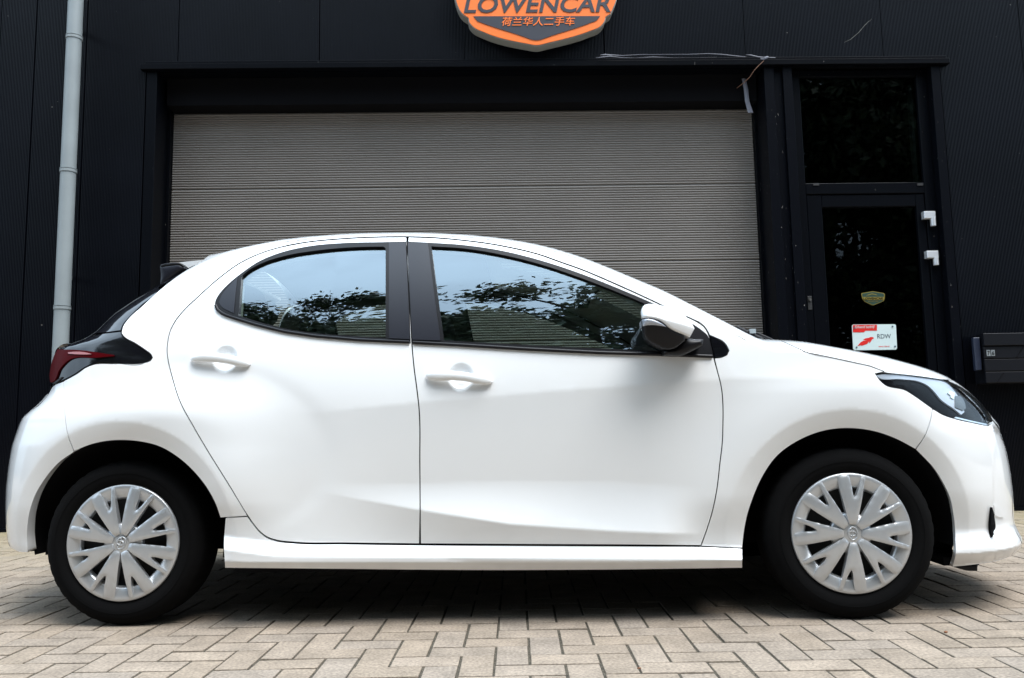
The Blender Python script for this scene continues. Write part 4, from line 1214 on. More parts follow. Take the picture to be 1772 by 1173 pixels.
skin('reflector_blade', [(1517, 648), (1535, 645.5), (1581, 650), (1626, 656.5), (1640, 661), (1652, 672), (1664, 690), (1672, 712), (1666, 717), (1653, 706.5), (1631, 691), (1617.5, 675), (1607, 665.5), (1594, 659.5), (1560, 655), (1521, 651.5)], M['blade'], hl_n, step=3.5, gap=.3, off=-.006, lip=.006, far_parent=hl_f, corner=60)
skin('projector', [(1654, 684), (1664, 685), (1671, 696), (1673, 706), (1668, 710), (1654, 704)], M['blackgloss'], hl_n, step=3, gap=.1, off=-.003, lip=.004, far_parent=hl_f, corner=60)
skin('daytime_lamp', [(1641, 680), (1646, 675), (1653, 679), (1652, 690), (1647, 688), (1646, 684)], M['platewhite'], hl_n, step=3, gap=.1, off=-.002, lip=.004, far_parent=hl_f, corner=60)
skin('bezel', [(1655, 720.5), (1684, 727.5), (1711, 733), (1710, 735.5), (1684, 730), (1653, 723)], M['chrome'], hl_n, step=3, gap=.1, off=-.003, lip=.004, far_parent=hl_f, corner=60)
skin('light_guide', [(1664, 669.5), (1684, 686), (1700, 703), (1710, 717), (1713, 729), (1710, 729), (1706, 718), (1696, 704), (1680, 687.5), (1662, 671.5)], M['chrome'], hl_n, step=3, gap=.0, off=-.004, lip=.003, far_parent=hl_f, corner=60)
skin('lens', hlamp, M['lens'], hl_n, step=4, gap=.3, off=.0015, lip=0, far_parent=hl_f, corner=60)

# ---- surfaces that run over to the other side
s_a, z_a = curve_sz(top_in + [(1259, 568), (1297, 589), (1320, 591), (1349, 592), (1365, 596), (1398, 610.5), (1450, 621.5), (1505, 633.5), (1531, 643), (1581, 648), (1626, 654.5)])
s_head, s_cowl, s_rear = sz(850, 412, .3)[0], sz(1299, 587, .2)[0], sz(352, 450, .3)[0]
ss = np.linspace(s_rear, s_head, 70)
grid_part('roof', top_rows(ss, np.interp(ss, s_a, z_a) - .004, drop=.0), M['paint'])
ss = np.linspace(s_head - .004, s_cowl, 64)
def part_rows(ss, r_a, r_b, nr=14, off=0):
    out = []
    for s in ss:
        zt_, h = float(np.interp(s, *ZT)), float(htop(s))
        q = np.linspace(0, 1, nr); r = r_a + (r_b - r_a) * (1 - (1 - q) ** 1.9)
        z = zt_ - h + h * r; d = np.minimum(Dfull(np.full(nr, s), z), HWID)
        if r_b >= 1: d[-1] = HWID
        out.append(np.stack([np.full(nr, s), d, z - off], 1))
    return np.array(out)
Rp = .93
A = []
for s in ss:                                                  # A-pillar outer face over the silhouette
    zt_, h = float(np.interp(s, *ZT)), float(htop(s)); z0 = np.interp(s, s_a, z_a) - .004
    z = np.linspace(z0, zt_ - h + h * Rp, 8); A.append(np.stack([np.full(8, s), np.minimum(Dfull(np.full(8, s), z), HWID), z], 1))
A = np.array(A)
grid_part('front_pillar', A, M['paint'], both=False)
A2 = A.copy(); A2[..., 1] = 2 * HWID - A2[..., 1]
grid_part('front_pillar', A2, M['paint'], both=False)
grid_part('windscreen', part_rows(ss, Rp + .002, 1.0, off=.004), M['glass'])
s_hn = sz(1640, 658, .3)[0]
ss = np.concatenate([np.arange(s_cowl, s_hn, .02), [s_hn]])
HR = top_rows(ss, np.interp(ss, s_a, z_a) - .003)
grid_part('bonnet', HR, M['paint'])
hood_last = None
strip([(1352, 590), (1365, 595.5), (1398, 610), (1450, 621), (1505, 633), (1530, 642.6)], .0013, 'bonnet_seam', M['trim'], car, car, off=.0002)
# nose: rows in height, from the bumper edge to the centre
def end_rows(P, front=True, nr=16, drop=0, z_list=None):
    p, _ = cast(P); k = np.argsort(p[:, 2]); p = p[k]
    zz = np.arange(p[0, 2], p[-1, 2], .012) if z_list is None else z_list
    rows = []
    for z in zz:
        s0 = np.interp(z, p[:, 2], p[:, 0])
        L = LN if front else float(ltail(z)); s1 = float(np.interp(z, *(SN if front else ST)))
        q = 1 - (1 - np.linspace(0, 1, nr)) ** 1.8
        s = s0 + (s1 - s0) * q
        d = np.minimum(Dfull(s, np.full(nr, z)), HWID); d[-1] = HWID; d = np.maximum.accumulate(d)
        rows.append(np.stack([s - (drop if front else -drop), d, np.full(nr, z)], 1))
    return np.array(rows)
nose_in = [(1752, 961), (1765, 951), (1769.5, 943), (1766, 934), (1759, 921), (1754.5, 905), (1752.5, 890), (1752, 860), (1747, 817), (1740, 780), (1730, 745), (1717.5, 727), (1712, 716), (1702, 702), (1684, 685), (1663, 669), (1641, 659)]
NR = end_rows(nose_in, True)
grid_part('front_fascia', NR, M['paint'])
# the leading edge of the bonnet rolls down into the fascia
h1, f1 = HR[-1], NR[-1]
dh, df = HR[-1] - HR[-4], NR[-1] - NR[-4]
LR = []
for t in np.linspace(0, 1, 9):
    gap_ = np.linalg.norm(f1 - h1, axis=1)[:, None]
    m0, m1 = dh / np.maximum(np.linalg.norm(dh, axis=1), 1e-6)[:, None] * gap_ * .8, -df / np.maximum(np.linalg.norm(df, axis=1), 1e-6)[:, None] * gap_ * .8
    p_ = (2*t**3-3*t**2+1) * h1 + (t**3-2*t**2+t) * m0 + (-2*t**3+3*t**2) * f1 + (t**3-t**2) * m1
    p_[-1, 1] = HWID; LR.append(p_)
grid_part('bonnet_edge', LR, M['paint'])
zz = NR[:, 0, 2]
gsel = NR[(zz > .28) & (zz < .55)]
grid_part('grille', gsel[:, 6:] + np.array([.006, 0, 0]), M['liner'])
tail_in = [(18, 947.5), (14, 938), (11.5, 910), (10.5, 878), (11.5, 845), (15.5, 809), (21.5, 773), (32.5, 741), (38.5, 725), (73, 695.5), (85, 679.5)]
TR = end_rows(tail_in, False)
grid_part('rear_fascia', TR, M['paint'])
lamp_in = [(86, 679), (88, 663), (87, 655), (88.5, 637), (93, 618), (97, 604), (107, 595.5)]
grid_part('tailgate', end_rows(lamp_in, False), M['blackgloss'])
scr_in = [(139, 593.5), (164, 577.5), (194, 548.5), (230, 523), (253, 508.5), (275.5, 496), (300, 481), (322, 466.5), (343, 454)]
grid_part('rear_window', end_rows(scr_in, False), M['blackgloss'])

# roof spoiler: side profile carried across
def profile_across(name, P, d, material, parent=None, shrink=0):
    q = pd_(P, d)
    n = len(q); a = [(p[0], d, p[2]) for p in q]; b = [(p[0], 2 * HWID - d, p[2]) for p in q]
    f = [tuple(range(n)), tuple(range(2 * n - 1, n - 1, -1))] + [(i + n, (i + 1) % n + n, (i + 1) % n, i) for i in range(n)]
    o = link(name, mesh(name, a + b, f), material, parent or car)
    bm_fix(o); return o
def bm_fix(o):
    import bmesh
    bm = bmesh.new(); bm.from_mesh(o.data); bmesh.ops.recalc_face_normals(bm, faces=bm.faces); bm.to_mesh(o.data); bm.free()
spo = profile_across('roof_spoiler', [(283, 459), (311, 454), (322, 452.5), (352, 449.5), (352, 456), (323, 465.5), (300, 470)], .36, M['paint'])
def solid_px(name, P, d0, d1, material, parent, far=None, bulge=0.0, taper=1.0, step=3.0, corner=40, shift=(0, 0), flat=1.0, fn=None):
    """photo outline on the plane d0, carried back to d1 (scaled by taper), front pillowed outward by bulge"""
    O = smooth_outline(P, step, corner)
    if area2(O) < 0: O = O[::-1]
    V, T, B = triangulate(O, [], step)
    dist = edge_dist(V, O); mx = dist.max()
    t = np.clip(dist / (mx * flat), 0, 1); bl = bulge * np.sqrt(1 - (1 - t) ** 2)
    if fn is not None: bl = fn(V) - np.clip(1 - dist / 2.2, 0, 1) ** 2 * .004
    q = pd_(V, d0); q[:, 1] -= bl
    cen = q.mean(0); back = q.copy(); back[:, 1] = d1
    back[:, 0] = cen[0] + (q[:, 0] - cen[0]) * taper + shift[0]; back[:, 2] = cen[2] + (q[:, 2] - cen[2]) * taper + shift[1]
    n = len(q)
    f = [tuple(t_)[::-1] for t_ in T] + [tuple(i + n for i in t_) for t_ in T]
    f += [(a, b, b + n, a + n) for a, b in B]
    o = link(name, mesh(name, np.vstack([q, back]), f, [True] * len(T) + [False] * (len(T) + len(B))), material, parent)
    bm_fix(o)
    if far is not None:
        v2 = [(v.co.x, 2 * HWID - v.co.y, v.co.z) for v in o.data.vertices]
        o2 = link(name, mesh(name, v2, [tuple(p.vertices)[::-1] for p in o.data.polygons], [p.use_smooth for p in o.data.polygons]), material, far)
    return o
solid_px('spoiler_fin', [(276.5, 459), (311, 455), (322, 464.5), (279, 496.5), (277, 493), (278, 478)], .32, .40, M['pillar'], spo, spo, bulge=.010, corner=20)
solid_px('spoiler_lip', [(276.5, 459.5), (279, 457), (300, 454), (311, 454.5), (318, 460.5), (311, 458), (296, 459), (279, 462)], .312, .5, M['trim'], spo, spo, corner=20)

# ---- door handles
for (line, par, far) in (([(330, 622, 4.5), (342, 619.5, 8.5), (358, 618.5, 9.5), (376, 619.5, 8.5), (394, 622, 7.5), (412, 625.5, 8.5), (426, 628.5, 7.5), (435.5, 630.5, 4)], rd_n, rd_f),
                         ([(736.5, 650.5, 5), (749, 650, 9), (766, 650.5, 9.5), (784, 650.5, 8), (806, 652.5, 7.5), (826, 656, 9), (842, 658.5, 8), (853, 660, 4.5)], fd_n, fd_f)):
    ln = np.array(line, float)
    t = np.linspace(0, 1, 28); tk = np.linspace(0, 1, len(ln))
    px_, py_, hh_ = (np.interp(t, tk, ln[:, k_]) for k_ in range(3))
    hh_ = np.convolve(np.pad(hh_, 2, mode='edge'), np.ones(5) / 5, 'valid')
    hh_ *= np.sqrt(np.clip(1 - (np.abs(2 * t - 1)) ** 14, .02, 1))
    c0 = cast([np.mean(ln[:, :2], 0)])[0][0]
    base_d = Dside(np.array([c0[0] - .10, c0[0] + .10]), np.array([c0[2], c0[2]]))
    P_ = pd_(np.stack([px_, py_], 1), float(base_d.mean()))
    P_[:, 1] = np.interp(t, [0, 1], base_d) - .004 - .016 * np.sin(math.pi * t) ** .6
    rr_ = hh_ / 475
    for pp, sg in ((par, 1), (far, -1)):
        mb = MB(); v_, f_ = [], []
        for q, r_ in zip(P_, rr_):
            for k_ in range(16):
                an = 2 * math.pi * k_ / 16
                y_ = q[1] + .62 * r_ * math.sin(an)
                v_.append((q[0], y_ if sg > 0 else 2 * HWID - y_, q[2] + r_ * math.cos(an)))
        for i_ in range(len(P_) - 1):
            for k_ in range(16): f_.append((i_ * 16 + k_, i_ * 16 + (k_ + 1) % 16, i_ * 16 + 16 + (k_ + 1) % 16, i_ * 16 + 16 + k_))
        f_ += [tuple(range(16)), tuple(range(len(v_) - 16, len(v_)))]
        mb.add(v_, f_, True); bm_fix(mb.build('door_handle', M['paint'], pp))

# ---- wing mirror
def mirror_unit(side):
    pass
cap = [(1108, 553), (1107.5, 542), (1110, 534), (1114, 529.5), (1120, 527), (1133, 527), (1150, 529.5), (1163, 533), (1175, 538.5), (1186, 546), (1194, 555), (1201, 569), (1193, 584), (1180, 580), (1165, 575), (1155, 570), (1146, 563), (1138, 558), (1127, 554.5), (1116, 553.5)]
bod = [(1108, 554), (1116, 554), (1127, 555), (1138, 558.7), (1146, 564), (1155, 571), (1165, 576), (1180, 581), (1183, 583), (1184, 590), (1163, 604), (1150, 604), (1138, 600), (1124, 593), (1115, 585), (1110, 573)]
arm = [(1184, 585), (1200, 586.5), (1217, 587), (1216, 598), (1200, 606), (1185, 613), (1160, 614), (1150, 613.5), (1149, 606), (1164, 604)]
def housing(V):
    dy = V[:, 1] - (549.5 + (V[:, 0] - 1108) * .205)          # below the ridge is positive
    h_ = np.where(dy < 0, np.abs(dy) / 32, np.abs(dy) / 66)
    return .058 * (1 - np.clip(h_, 0, 1) ** 1.45) - .050 * np.clip((V[:, 0] - 1128) / 78, 0, 2) ** 2 - .02 * np.clip((1118 - V[:, 0]) / 10, 0, 2) ** 2
mc = solid_px('wing_mirror', bod, -.105, .02, M['trim'], car, None, fn=housing, step=2.2, taper=.86, shift=(.01, 0), corner=50)
solid_px('mirror_cap', cap, -.107, .02, M['paint'], mc, None, fn=housing, step=2.2, taper=.86, shift=(.01, -.01), corner=50)
solid_px('indicator_lens', [(1109, 555.5), (1118, 555), (1130, 557.5), (1141, 562.5), (1150, 568.5), (1140, 567), (1124, 565.5), (1110, 566.5)], -.111, -.06, M['blade'], mc, None, fn=housing, step=2, corner=50)
solid_px('mirror_arm', arm, -.06, .06, M['trim'], mc, None, bulge=.02, corner=50)
for o in [mc] + list(mc.children):
    pm = None
def copy_mirror(o, parent):
    v2 = [(v.co.x, 2 * HWID - v.co.y, v.co.z) for v in o.data.vertices]
    c = link(o.name.split('.')[0], mesh(o.name.split('.')[0], v2, [tuple(p.vertices)[::-1] for p in o.data.polygons], [p.use_smooth for p in o.data.polygons]), o.data.materials[0], parent)
    for ch in list(o.children): copy_mirror(ch, c)
copy_mirror(mc, car)

# ---- wheels
HUBY = -.004
def wheel():
    root = MB().lathe_y([(.035, .055), (.15, .060), (COVR - .02, .03), (COVR - .004, .012), (COVR + .006, .006)], 48).build('wheel', M['steel'], car)
    # tyre with shoulder blocks
    def mod(j, k):
        if j in (5, 6): return -.0022 if (k % 4) in (0,) else 0.0
        if j in (7, 8, 9): return -.0025 if (k % 4) == 1 else 0.0
        return 0
    R_ = TYR; w = .185
    prof = [(COVR - .012, .020), (COVR + .004, .002), (COVR + .03, -.008), (COVR + .055, -.007), (R_ - .022, .002), (R_ - .010, .012), (R_ - .004, .021), (R_ - .001, .034), (R_, .060), (R_, w - .06), (R_ - .001, w - .034), (R_ - .012, w - .01), (R_ - .04, w + .004), (COVR, w - .01)]
    MB().lathe_y(prof, 160, mod=mod).lathe_y([(COVR + .040, -.0095), (COVR + .0415, -.0105), (COVR + .043, -.0095)], 96).build('tyre', M['rubber'], root)
    # cover ring, hub disc
    C = COVR
    mb = MB()
    mb.lathe_y([(C * .745, .020), (C * .76, .006), (C * .79, .000), (C * .93, -.004), (C * .985, -.0045), (C * 1.0, -.001), (C * 1.0, .008)], 96)
    mb.lathe_y([(.0, -.012), (C * .17, -.012), (C * .22, -.007), (C * .31, .000), (C * .345, .004), (C * .345, .02)], 64)
    mb.build('wheel_cover', M['silver'], root)
    up_o = [(.15, -.05), (.15, .05), (.22, .076), (.33, .102), (.46, .132), (.6, .165), (.8, .205), (.992, .232), (.999, .12), (1.0, .03), (.80, -.005), (.62, -.030), (.595, -.040), (.61, -.055), (.68, -.095), (.80, -.140), (.985, -.195), (.968, -.268), (.80, -.215), (.6, -.166), (.46, -.132), (.33, -.102), (.22, -.076)]
    uo = np.array(up_o); hy = np.hypot(uo[:, 0], uo[:, 1]); uo *= np.minimum(1, .988 / hy)[:, None]
    O = smooth_outline(uo * C, .006, corner=28)
    if area2(O) < 0: O = O[::-1]
    V, T, B = triangulate(O, [], .009)
    rr = np.hypot(V[:, 0], V[:, 1]) / C
    hgt = np.interp(rr, [.12, .2, .35, .55, .75, .9, 1.0], [.0165, .021, .0225, .0205, .0155, .010, .0052])
    de = edge_dist(V, O)
    cham = np.clip(1 - de / .006, 0, 1) ** 2 * .0035
    tilt = V[:, 1] / C * .012 * np.interp(rr, [.2, .6, 1], [1, 1, .2])   # blades lean a little round the hub
    yv = -(hgt - cham) + tilt
    n = len(V)
    v = [(p[0], y, p[1]) for p, y in zip(V, yv)]
    f = [tuple(t)[::-1] if False else tuple(t) for t in T]
    bk = {}
    sm = [True] * len(f)
    for a, b in B:
        for q in (a, b):
            if q not in bk:
                bk[q] = len(v); v.append((V[q][0], yv[q], V[q][1])); v.append((V[q][0] * .998, max(yv[q] + .014, .004), V[q][1] * .97))
        f.append((bk[b], bk[a], bk[a] + 1, bk[b] + 1)); sm.append(True)
    me = mesh('spoke', v, f, sm); me.materials.append(M['silver'])
    for q in range(8):
        o = link('spoke', me, None, root); o.rotation_euler = (0, -q * math.pi / 4, 0)
    mb = MB()
    def ring(cx, cz, a, b, tube, y, seg=30):
        vv_, ff_ = [], []
        for i in range(seg):
            an = 2 * math.pi * i / seg; nx, nz = math.cos(an), math.sin(an)
            for j in range(6):
                bn = 2 * math.pi * j / 6
                vv_.append((cx + nx * (a + tube * math.cos(bn)), y - tube * .7 * math.sin(bn), cz + nz * (b + tube * math.cos(bn))))
        for i in range(seg):
            for j in range(6):
                i2, j2 = (i + 1) % seg, (j + 1) % 6
                ff_.append((i * 6 + j, i2 * 6 + j, i2 * 6 + j2, i * 6 + j2))
        mb.add(vv_, ff_, True)
    ring(0, 0, C * .105, C * .078, .0026, -.0135)
    ring(0, C * .012, C * .038, C * .062, .0022, -.0140)
    ring(0, C * .034, C * .080, C * .030, .0022, -.0145)
    mb.build('centre_emblem', M['silver'], root)
    MB().lathe_y([(.0, .075), (.125, .075), (.128, .09), (.0, .09)], 40).build('brake_disc', M['disc'], root)
    return root
def place_wheel(o, s, d, z, spin, far=False):
    o.location = (s, d, z); o.rotation_euler = (0, spin, math.pi if far else 0)
def copy_tree(o, parent):
    c = o.copy(); COL.objects.link(c); c.parent = parent
    for ch in list(o.children): copy_tree(ch, c)
    return c
w0 = wheel()
WD = .052
place_wheel(w0, WF[0], WD, TYR, R(-45 + 47))
w1 = copy_tree(w0, car); place_wheel(w1, WR[0], WD, TYR, R(0))
w2 = copy_tree(w0, car); place_wheel(w2, WF[0], 2 * HWID - WD, TYR, R(10), True)
w3 = copy_tree(w0, car); place_wheel(w3, WR[0], 2 * HWID - WD, TYR, R(25), True)
# front wheel: first blade points up (88 deg); rear: blade at about 68 deg
w0.rotation_euler = (0, R(-88), 0)
w1.rotation_euler = (0, R(-70), 0)

# wheel housings, floor, bulkheads: one dark understructure
for (cs, cz) in (WR, WF):
    for far in (0, 1):
        mb = MB(); seg = 40; v = []; rad = RING - .050
        for yy in (None, .42):
            for q in range(seg + 1):
                an = R(-8) + R(196) * q / seg
                x_, z_ = cs + rad * math.cos(an), cz + rad * math.sin(an)
                v.append((x_, float(Dfull(np.array([x_]), np.array([z_]))[0]) + .03 if yy is None else yy, z_))
        f = [(q, q + 1, seg + 2 + q, seg + 1 + q) for q in range(seg)]
        v.append((cs, .42, cz)); c_i = len(v) - 1
        f += [(seg + 1 + q, seg + 2 + q, c_i) for q in range(seg)]
        if far: v = [(p[0], 2 * HWID - p[1], p[2]) for p in v]
        mb.add(v, f, True); mb.build('wheel_housing', M['liner'], car)
sB, sF = sz(60, 900, .2)[0], sz(1690, 900, .25)[0]
MB().box(WR[0] + RING - .03, WF[0] - RING + .03, .075, 2 * HWID - .075, .185, .30).box(sB + .08, sF - .1, .45, 2 * HWID - .45, .22, .60).box(WF[0] + RING - .06, sF - .03, .2, 2 * HWID - .2, .16, .19).box(sB + .1, WR[0] - RING + .06, .2, 2 * HWID - .2, .24, .30).build('underbody', M['liner'], car)
# black flap under the front bumper and behind the rear wheel
solid_px('air_deflector', [(1650, 981), (1692, 977), (1691, 988), (1675, 987.5)], .20, .6, M['trim'], car, car, corner=20)
solid_px('splash_guard', [(50, 885), (74, 862), (74, 940), (72, 952), (56, 953.5), (50, 953)], .22, .40, M['liner'], car, car, corner=20)
solid_px('splash_guard', [(1600, 800), (1640, 860), (1648, 900), (1649, 945), (1644, 962), (1612, 966), (1608, 955)], .30, .46, M['liner'], car, car, corner=20)

# ---- cabin
inner = [(352, 470), (384, 452), (417, 438), (493, 422), (596, 411), (705, 408), (802, 412), (869, 421), (937, 434), (1005, 454), (1072, 482), (1140, 513), (1208, 549), (1225, 560), (1245, 600), (1236, 622), (1140, 620), (1039, 617), (903, 610), (713, 599), (621, 594), (545, 588), (442, 568), (380, 548), (345, 540), (335, 505)]
skin('cabin_lining', inner, M['grey_int'], holes=[glass_r, glass_f], step=10, gap=0, hgap=1.0, off=-.045, lip=0)
# near and far lower door linings
lowp = [(330, 560), (380, 547), (442, 568), (545, 588), (713, 599), (903, 610), (1039, 617), (1236, 622), (1240, 700), (1235, 850), (1205, 940), (726, 938), (500, 930), (400, 820), (320, 690)]
skin('door_lining', lowp, M['dark_int'], step=12, gap=0, off=-.07, lip=0)
# black backing behind panel joints
back = [(250, 640), (330, 545), (345, 520), (390, 478), (425, 457), (470, 438), (519, 428)]
def cab(P): return [tuple(p) for p in P]
zf = .33
def seat(s, d, w=.46, name='front_seat'):
    st = MB()
    def pad(c, half, tilt, nx=8, p=3.2):
        v, f = [], []
        seg = 20; rings_ = 12
        ct, st_ = math.cos(tilt), math.sin(tilt)
        for i in range(rings_ + 1):
            la = -math.pi / 2 + math.pi * i / rings_
            for k in range(seg):
                lo = 2 * math.pi * k / seg
                def pw(a, e): return math.copysign(abs(a) ** e, a)
                e = 2 / p
                x = half[0] * pw(math.cos(la), e) * pw(math.cos(lo), e); y = half[1] * pw(math.cos(la), e) * pw(math.sin(lo), e); z = half[2] * pw(math.sin(la), e)
                v.append((c[0] + x * ct - z * st_, c[1] + y, c[2] + x * st_ + z * ct))
        for i in range(rings_):
            for k in range(seg):
                k2 = (k + 1) % seg
                f.append((i * seg + k, i * seg + k2, (i + 1) * seg + k2, (i + 1) * seg + k))
        return v, f
    o = MB(); o.add(*pad((s, d, .50), (.26, w / 2, .09), R(6)), True)
    base = o.build(name, M['seat'], car)
    b = MB(); b.add(*pad((s - .33, d, .82), (.075, w / 2 - .02, .31), R(17)), True); b.build('backrest', M['seat'], base)
    h = MB(); h.add(*pad((s - .45, d, 1.225), (.05, .125, .085), R(12)), True)
    for q in (-.05, .05): h.tube([(s - .40, d + q, 1.07), (s - .44, d + q, 1.2)], .007, 8)
    h.build('headrest', M['seat'], base)
sb = sz(735, 560, .4)[0]
for d in (.42, 2 * HWID - .42): seat(sb + .42, d)
for d in (.40, 2 * HWID - .40): seat(sz(470, 560, .4)[0] + .36, d, .56, 'rear_seat')
sd_ = sz(1180, 600, .5)[0]
MB().box(sd_ - .25, s_cowl + .12, .12, 2 * HWID - .12, .62, sz(1180, 606, .5)[1] - .015, 0).build('dashboard', M['dark_int'], car)
wl0 = MB(); n_ = 32
pts = []
for q in range(n_ + 1):
    an = 2 * math.pi * q / n_
    pts.append((sd_ - .42 + .18 * math.sin(an) * .40, 2 * HWID - .42 + .18 * math.cos(an), .90 + .18 * math.sin(an) * .917))
wl0.tube(pts, .015, 8, caps=False).tube([(sd_ - .42, 2 * HWID - .42 - .17, .90), (sd_ - .42, 2 * HWID - .42 + .17, .90)], .02, 8).tube([(sd_ - .42, 2 * HWID - .42, .9), (sd_ - .15, 2 * HWID - .42, .8)], .03, 8).build('steering_wheel', M['dark_int'], car)
q = pd_([(1012, 512)], HWID)[0]
MB().box(q[0] - .03, q[0] + .02, HWID - .12, HWID + .12, q[2] - .04, q[2] + .035).tube([(q[0] + .02, HWID, q[2]), (q[0] + .12, HWID, q[2] + .07)], .012, 8).build('interior_mirror', M['dark_int'], car)
ss = np.arange(s_rear + .05, s_head - .02, .06)
grid_part('headliner', top_rows(ss, np.interp(ss, s_a, z_a) - .03, drop=.03), M['roof_int'])
MB().box(sz(350, 600, .4)[0] - .12, sz(470, 560, .4)[0] - .02, .2, 2 * HWID - .2, .90, .92).build('parcel_shelf', M['dark_int'], car)

# ---- wiper at the foot of the windscreen
def pw3(P, d): return [tuple(p) for p in pd_(P, d)]
wip = MB().tube(pw3([(1274, 567), (1292, 576), (1316, 587)], .42), .012, 8).build('wiper', M['trim'], car)
MB().tube(pw3([(1298, 575), (1312, 577.5), (1336, 588)], .44), .006, 8).build('wiper_arm', M['trim'], wip)
p0 = pd_([(1302, 573.5)], .41)[0]
MB().box(p0[0] - .012, p0[0] + .012, p0[1] - .01, p0[1] + .012, p0[2] - .008, p0[2] + .010).build('wiper_clip', M['pipe'], wip)
grid_part('cowl_panel', part_rows(np.array([s_cowl - .06, s_cowl, s_cowl + .05]), Rp, 1.0, off=.012), M['trim'])

# ================================================================== DRY LEAVES on the paving
def dry_leaf(px, py, rz, sc, label):
    p = ground_pt(px, py)
    o = [(-.5, 0), (-.25, .2), (.05, .26), (.3, .16), (.55, 0), (.3, -.16), (.05, -.24), (-.25, -.18)]
    v = [(x * sc, y * sc, .004 + sc * (.25 * y * y * 2 + .1 * x * x)) for x, y in o] + [(0, 0, .004)] + [(x * sc, y * sc, .0015 + sc * (.25 * y * y * 2 + .1 * x * x)) for x, y in o] + [(0, 0, .0015)]
    f = [(i, (i + 1) % 8, 8) for i in range(8)] + [((i + 1) % 8 + 9, i + 9, 17) for i in range(8)] + [(i + 9, (i + 1) % 8 + 9, (i + 1) % 8, i) for i in range(8)]
    lf = link('dry_leaf', mesh('dry_leaf', v, f, True), M['dryleaf'], None, (p[0], p[1], 0)); lf.rotation_euler = (0, 0, rz)
    tag(lf, label, 'leaf')
dry_leaf(1637, 1095, 1.0, .022, 'small curled brown dry leaf on the paving in front of the front wheel')
dry_leaf(1106, 1158, .2, .012, 'tiny brown dry leaf scrap on the paving near the picture bottom')

# ================================================================== TREES across the yard (seen in the windows)
def tree_mesh(h, crown_r, crown_z, n, seed, leaf=.13):
    r_ = np.random.default_rng(seed)
    tk = MB()
    tk.tube([(0, 0, 0), (.05, .03, h * .25), (-.05, .06, h * .5), (.02, 0, h * .85)], [.24, .19, .13, .04], 10)
    cl = []
    for q in range(16):
        a, z = r_.uniform(0, 2 * math.pi), r_.uniform(.28, .85) * h
        L = crown_r * r_.uniform(.5, .95)
        e = (L * math.cos(a), L * math.sin(a), z + r_.uniform(.1, .3) * L)
        tk.tube([(0, .03, z * .9), (e[0] * .5, e[1] * .5, z + .1), e], [.07, .05, .015], 6)
        cl.append(e)
    for q in range(34):
        a = r_.uniform(0, 2 * math.pi); u_ = r_.uniform(-1, 1); k = r_.uniform(.35, 1) ** .5
        cl.append((crown_r * k * math.cos(a) * math.sqrt(1 - u_ * u_), crown_r * k * math.sin(a) * math.sqrt(1 - u_ * u_), crown_z + (h - crown_z) * u_ * k))
    cl = np.array(cl)
    c = cl[r_.integers(0, len(cl), n)] + r_.normal(0, .42, (n, 3)) * np.array([1, 1, .7])
    d1 = r_.normal(0, 1, (n, 3)); d1 /= np.linalg.norm(d1, axis=1)[:, None]
    d2 = np.cross(d1, r_.normal(0, 1, (n, 3))); d2 /= np.linalg.norm(d2, axis=1)[:, None]
    sz_ = leaf * r_.uniform(.6, 1.3, n)[:, None]
    P = np.stack([c - d1 * sz_, c + d2 * sz_ * .5, c + d1 * sz_, c - d2 * sz_ * .5], 1).reshape(-1, 3)
    me = bpy.data.meshes.new('crown')
    me.vertices.add(4 * n); me.vertices.foreach_set('co', P.ravel())
    me.loops.add(4 * n); me.loops.foreach_set('vertex_index', np.arange(4 * n))
    me.polygons.add(n); me.polygons.foreach_set('loop_start', np.arange(0, 4 * n, 4)); me.polygons.foreach_set('loop_total', np.full(n, 4))
    me.update(); me.validate()
    me.materials.append(M['leaf'])
    return mesh('trunk', tk.v, tk.f, tk.sm), me
TT = []
for (h, cr_, cz_, n, sd_k) in ((9.5, 2.7, 5.2, 20000, 3), (8.0, 2.5, 4.4, 18000, 5), (11.0, 2.7, 6.0, 26000, 9)):
    t_, c_m = tree_mesh(h, cr_, cz_, n, sd_k); t_.materials.append(M['bark']); TT.append((t_, c_m))
def tree(kind, x, y, rz, label, sc=1.0):
    root = empty('broadleaf_tree', (x, y, 0), rz)
    tag(root, label, 'tree', 'trees across the yard'); root.scale = (sc, sc, sc)
    link('trunk', TT[kind][0], None, root); link('crown', TT[kind][1], None, root)
TREES = [(1, -15.5, -9.5, .3, .75), (0, -9.0, -6.2, 1.9, .95), (2, -5.8, -7.2, 2.7, 1.17), (0, -2.8, -7.0, .9, .98), (2, .3, -7.4, 4.1, 1.14), (1, 4.6, -7.6, 5.0, 1.35), (2, 8.6, -7.4, 3.3, 1.08), (0, 12.4, -8.0, 2.0, 1.25)]
for k, (kd, x, y, rz, sc) in enumerate(TREES):
    tree(kd, x, y, rz, 'dark green broadleaf tree across the yard behind the photographer, ' + ('far left', 'second from the left', 'third from the left', 'tall middle one', 'right of the middle', 'second from the right', 'far right', 'outermost left')[k], sc)

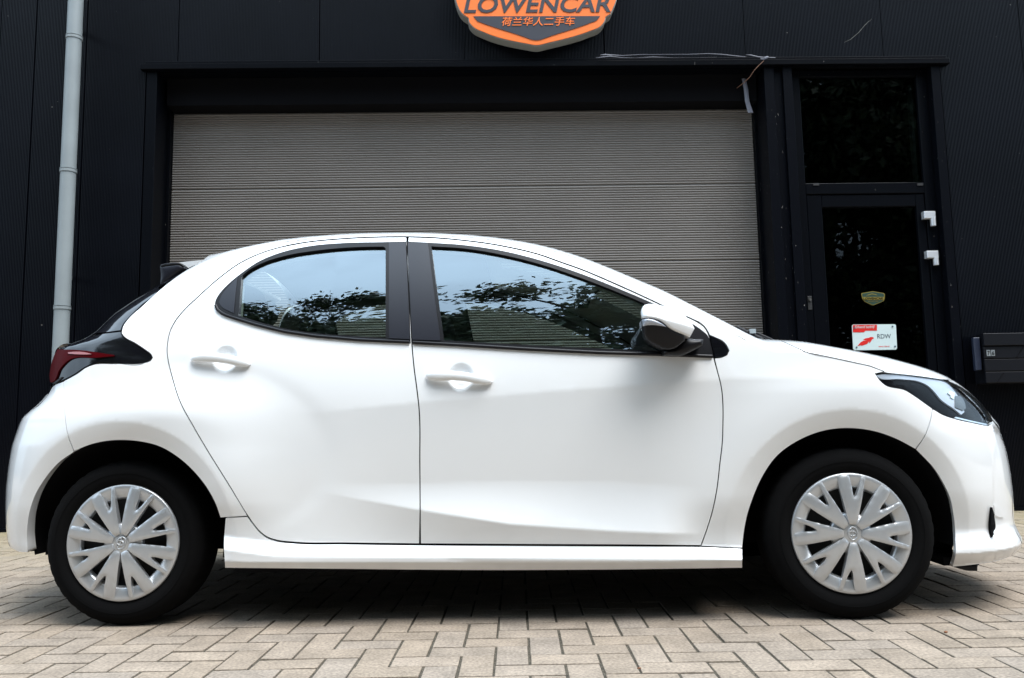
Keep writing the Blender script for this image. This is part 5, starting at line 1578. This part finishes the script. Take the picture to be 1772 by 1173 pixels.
# ================================================================== BLOCKER HEDGES added unseen behind the camera to cut low light
def blocker_hedge(x0, y0, x1, y1, h, label):
    r_ = np.random.default_rng(int(abs(x0 * 7 + y1 * 3)))
    L = math.hypot(x1 - x0, y1 - y0)
    root = empty('blocker_hedge', ((x0 + x1) / 2, (y0 + y1) / 2, 0), math.atan2(y1 - y0, x1 - x0)); tag(root, label, 'blocker_hedge', 'unseen light blockers round the yard')
    MB().box(-L / 2, L / 2, -.4, .4, 0, h - .15).build('blocker_core', M['bark'], root)
    n = int(L * h * 110)
    c = np.stack([r_.uniform(-L / 2, L / 2, n), r_.choice([-.45, .45], n) + r_.normal(0, .08, n), h * r_.uniform(0, 1, n) ** .8], 1)
    tp = r_.random(n) < .2; c[tp, 1] = r_.uniform(-.5, .5, tp.sum()); c[tp, 2] = h + r_.normal(0, .08, tp.sum())
    d1 = r_.normal(0, 1, (n, 3)); d1 /= np.linalg.norm(d1, axis=1)[:, None]
    d2 = np.cross(d1, r_.normal(0, 1, (n, 3))); d2 /= np.linalg.norm(d2, axis=1)[:, None]
    z_ = .11 * r_.uniform(.6, 1.3, n)[:, None]
    P = np.stack([c - d1 * z_, c + d2 * z_ * .55, c + d1 * z_, c - d2 * z_ * .55], 1).reshape(-1, 3)
    me = bpy.data.meshes.new('blocker_leaves')
    me.vertices.add(4 * n); me.vertices.foreach_set('co', P.ravel()); me.loops.add(4 * n); me.loops.foreach_set('vertex_index', np.arange(4 * n))
    me.polygons.add(n); me.polygons.foreach_set('loop_start', np.arange(0, 4 * n, 4)); me.polygons.foreach_set('loop_total', np.full(n, 4)); me.update(); me.validate()
    o = link('blocker_leaves', me, M['leaf'], root); o['kind'] = 'stuff'
blocker_hedge(-24, -11.5, 24, -11.5, 3.2, 'long clipped green hedging added unseen behind the trees to block low light')
blocker_hedge(-24, -11, -20, 6, 2.8, 'clipped green hedging added unseen at the left end to block low light')
blocker_hedge(24, -11, 21, 6, 2.8, 'clipped green hedging added unseen at the right end to block low light')
